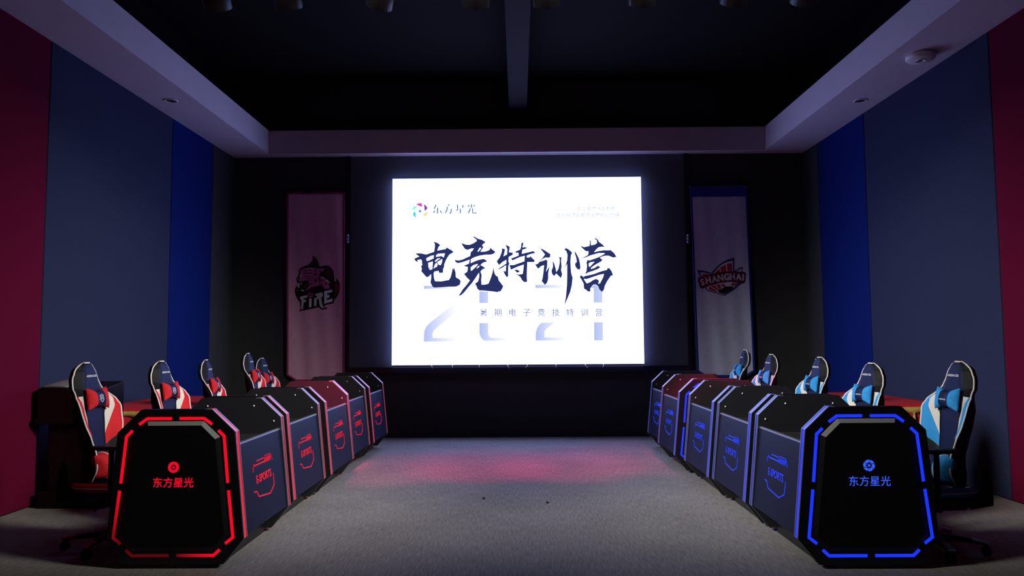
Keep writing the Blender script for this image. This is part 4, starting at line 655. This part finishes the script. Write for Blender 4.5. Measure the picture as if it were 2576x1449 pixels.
def cloth_table(x0, x1, y0, y1, side):
    t = tag(empty('folding_table', ((x0+x1)/2, (y0+y1)/2, 0)), 'table hidden under a red fringed cloth along the %s wall' % side, 'table', 'tables under red cloths')
    hx, hy = (x1-x0)/2, (y1-y0)/2
    MB().box(-hx+.01, hx-.01, -hy+.01, hy-.01, .79, .817).build('tabletop', M['wood'], t)
    for sx in (-1, 1):
        for sy in (-1, 1): MB().tube([(sx*(hx-.06), sy*(hy-.08), 0), (sx*(hx-.06), sy*(hy-.08), .79)], .016, 8).build('leg', M['steel'], t)
    c = tag(empty('tablecloth', ((x0+x1)/2, (y0+y1)/2, .82)), 'red velvet cloth with gold tasselled fringe on the %s wall table' % side, 'tablecloth', 'red fringed tablecloths')
    mb = MB(); per = []
    def ring(z, off, amp, n=160):
        out = []; L = 4*(hx+hy)
        for k in range(n):
            s = k/n*L; a = amp*math.sin(k*PI*2*20/n)
            h = hx+off; v = hy+off
            if s < 2*hx: p = (-h+2*h*s/(2*hx), -v-a)
            elif s < 2*hx+2*hy: p = (h+a, -v+2*v*(s-2*hx)/(2*hy))
            elif s < 4*hx+2*hy: p = (h-2*h*(s-2*hx-2*hy)/(2*hx), v+a)
            else: p = (-h-a, v-2*v*(s-4*hx-2*hy)/(2*hy))
            out.append((p[0], p[1], z))
        return out
    rows = [ring(.004, -.02, 0), ring(.004, .0, 0), ring(-.012, .012, .0), ring(-.15, .016, .006), ring(-.73, .024, .016)]
    body = MB().rings(rows, caps=False); n = 160; body.add(rows[0], [tuple(range(n))], 0, False)
    cl = body.build('cloth', M['cloth'], c)
    fr_ = []
    zz = ring(-.02, .017, .002); z2 = ring(-.085, .024, .006)
    z2 = [(p[0], p[1], p[2]+.022*abs(math.sin(k*PI*20/n))) for k, p in enumerate(z2)]
    fo_ = MB().rings([zz, z2], caps=False).build('gold_fringe', M['gold'], c); s = fo_.modifiers.new('thickness', 'SOLIDIFY'); s.thickness = .006; s.offset = 0
    L = 4*(hx+hy); zt_ = ring(-.07, .032, 0)
    for k in range(0, n, 4):
        p = zt_[k]
        if p[1] > hy-.02: continue
        if (side == 'left' and p[0] < -hx+.03) or (side == 'right' and p[0] > hx-.03): continue
        MB().lathe([(.003, 0), (.009, -.012), (.006, -.022), (.010, -.03), (.016, -.075), (.013, -.078)], 8, lambda x, y, z: (p[0]+x, p[1]+y, p[2]+z)).build('tassel', M['gold'], c)
cloth_table(-4.40, -3.47, 7.60, 9.35, 'left')
cloth_table(3.42, 4.27, 7.58, 9.3, 'right')

# ------------------------------------------------------------------ things on the ceiling beams
for x, y, side in ((-4.155, 8.78, 'left'), (4.215, 9.02, 'right')):
    d = tag(empty('downlight', (x, y, ZS)), 'small round unlit downlight under the %s ceiling beam' % side, 'downlight', 'downlights in the beams')
    MB().lathe([(.085, 0), (.085, -.006), (.065, -.010), (.060, -.002)], 24).build('trim_ring', M['white_pl'], d)
    MB().lathe([(.060, -.002), (.050, -.0035), (.02, -.0045)], 20).build('reflector', M['dark_in'], d)
d = tag(empty('smoke_detector', (4.15, 7.53, ZS)), 'white round disc shaped detector under the right ceiling beam', 'smoke detector')
MB().lathe([(.125, 0), (.14, -.012), (.14, -.045), (.125, -.062), (.02, -.066)], 32).build('body', M['white_pl'], d)
MB().lathe([(.050, -.062), (.052, -.070), (.046, -.073), (.042, -.066)], 24).build('sensor_ring', M['white_pl'], d)

# ------------------------------------------------------------------ stage lights
tr = tag(empty('lighting_truss', (0, 5.6, 4.62)), 'long black lighting bar high above the desks', 'lighting bar')
MB().tube([(-3.84, 0, 0), (3.82, 0, 0)], .025, 12).build('bar', M['plastic'], tr)
CANS = (-2.323, -1.773, -1.042, -.308, .234, .979, 1.693, 2.235)
TGT = {1: (-1.45, 8.75, 0), 2: (-2.25, 8.4, .85), 3: (-.45, 9.0, 0), 4: (.6, 9.0, 0), 6: (1.55, 9.5, 0), 7: (2.4, 8.9, .85)}
TPW = {1: .55, 2: 4.5, 3: .9, 4: .9, 6: .55, 7: 5.0}
for i, x in enumerate(CANS):
    tgt = Vector(TGT.get(i, (x, 8.9, 0))); loc = Vector((x, 5.6, 4.17))
    c = tag(empty('stage_light', loc), 'black stage light can on the bar, %s from the left' % ('first second third fourth fifth sixth seventh eighth'.split()[i]), 'stage light', 'stage lights on the bar')
    dirn = (tgt-loc).normalized(); q = dirn.to_track_quat('-Z', 'Y').to_matrix()
    pl = lambda x, y, z: tuple(q @ Vector((x, y, z)))
    MB().lathe([(.05, .13), (.085, .10), (.105, .04), (.105, -.10), (.098, -.10), (.098, -.085)], 24, pl).build('can', M['plastic'], c)
    MB().lathe([(.097, -.084), (.05, -.086)], 20, pl).build('lens', M['lens_red'] if i in TGT else M['dark_in'], c)
    MB().tube([(-.125, 0, 0), (-.125, 0, .30), (.125, 0, .30), (.125, 0, 0)], .012, 6).build('yoke', M['plastic'], c)
    for s in (-1, 1): MB().lathe([(.02, 0), (.02, .02)], 10, lambda x, y, z: (s*(.105+.02+z), x, y)).build('knob', M['white_pl'] if s > 0 and i < 4 else M['plastic'], c)  # white on the right knobs paints the light they catch
    MB().box(-.02, .02, -.035, .035, .30, .424).build('clamp', M['plastic'], c)
    if i in TGT:
        lo = loc+dirn*.12
        lamp('stage_light_beam', 'SPOT', lo, tgt, RED_POWER*TPW[i], (1, .025, .14), spot_size=math.radians(17 if i in (2, 7) else 25), spot_blend=1.0, shadow_soft_size=.06)
for (loc, tgt), side in zip(FRONT, ('left', 'right')):
    loc = Vector(loc); dirn = (Vector(tgt)-loc).normalized(); q = dirn.to_track_quat('-Z', 'Y').to_matrix(); loc = loc-dirn*.12
    pl = lambda x, y, z: tuple(q @ Vector((x, y, z)))
    c = tag(empty('front_light', loc), 'black front spotlight hung under the %s ceiling beam' % side, 'spotlight', 'front spotlights')
    MB().lathe([(.05, .13), (.085, .10), (.105, .04), (.105, -.10), (.098, -.10), (.098, -.085)], 24, pl).build('can', M['plastic'], c)
    MB().lathe([(.097, -.084), (.05, -.086)], 20, pl).build('lens', M['lamp_face'], c)
    MB().tube([(-.125, 0, 0), (-.125, 0, .25), (.125, 0, .25), (.125, 0, 0)], .012, 6).build('yoke', M['plastic'], c)
    sx = -1 if loc.x < 0 else 1
    MB().tube([(0, 0, .25), (sx*.35, 0, .25), (sx*.35, 0, ZS-loc.z-.004)], .02, 8).build('bracket_arm', M['plastic'], c)
for x, y, lbl in ((.257, 6.97, 'right'), (-.335, 7.17, 'left')):
    mb = MB().lathe([(.004, 0), (.014, .004), (.012, .012), (.004, .016)], 7); o = mb.build('crumb', M['plastic']); o.location = (x, y, .001)
    tag(o, 'tiny dark crumb on the carpet, the %s one of two' % lbl, 'crumb', 'crumbs on the carpet')
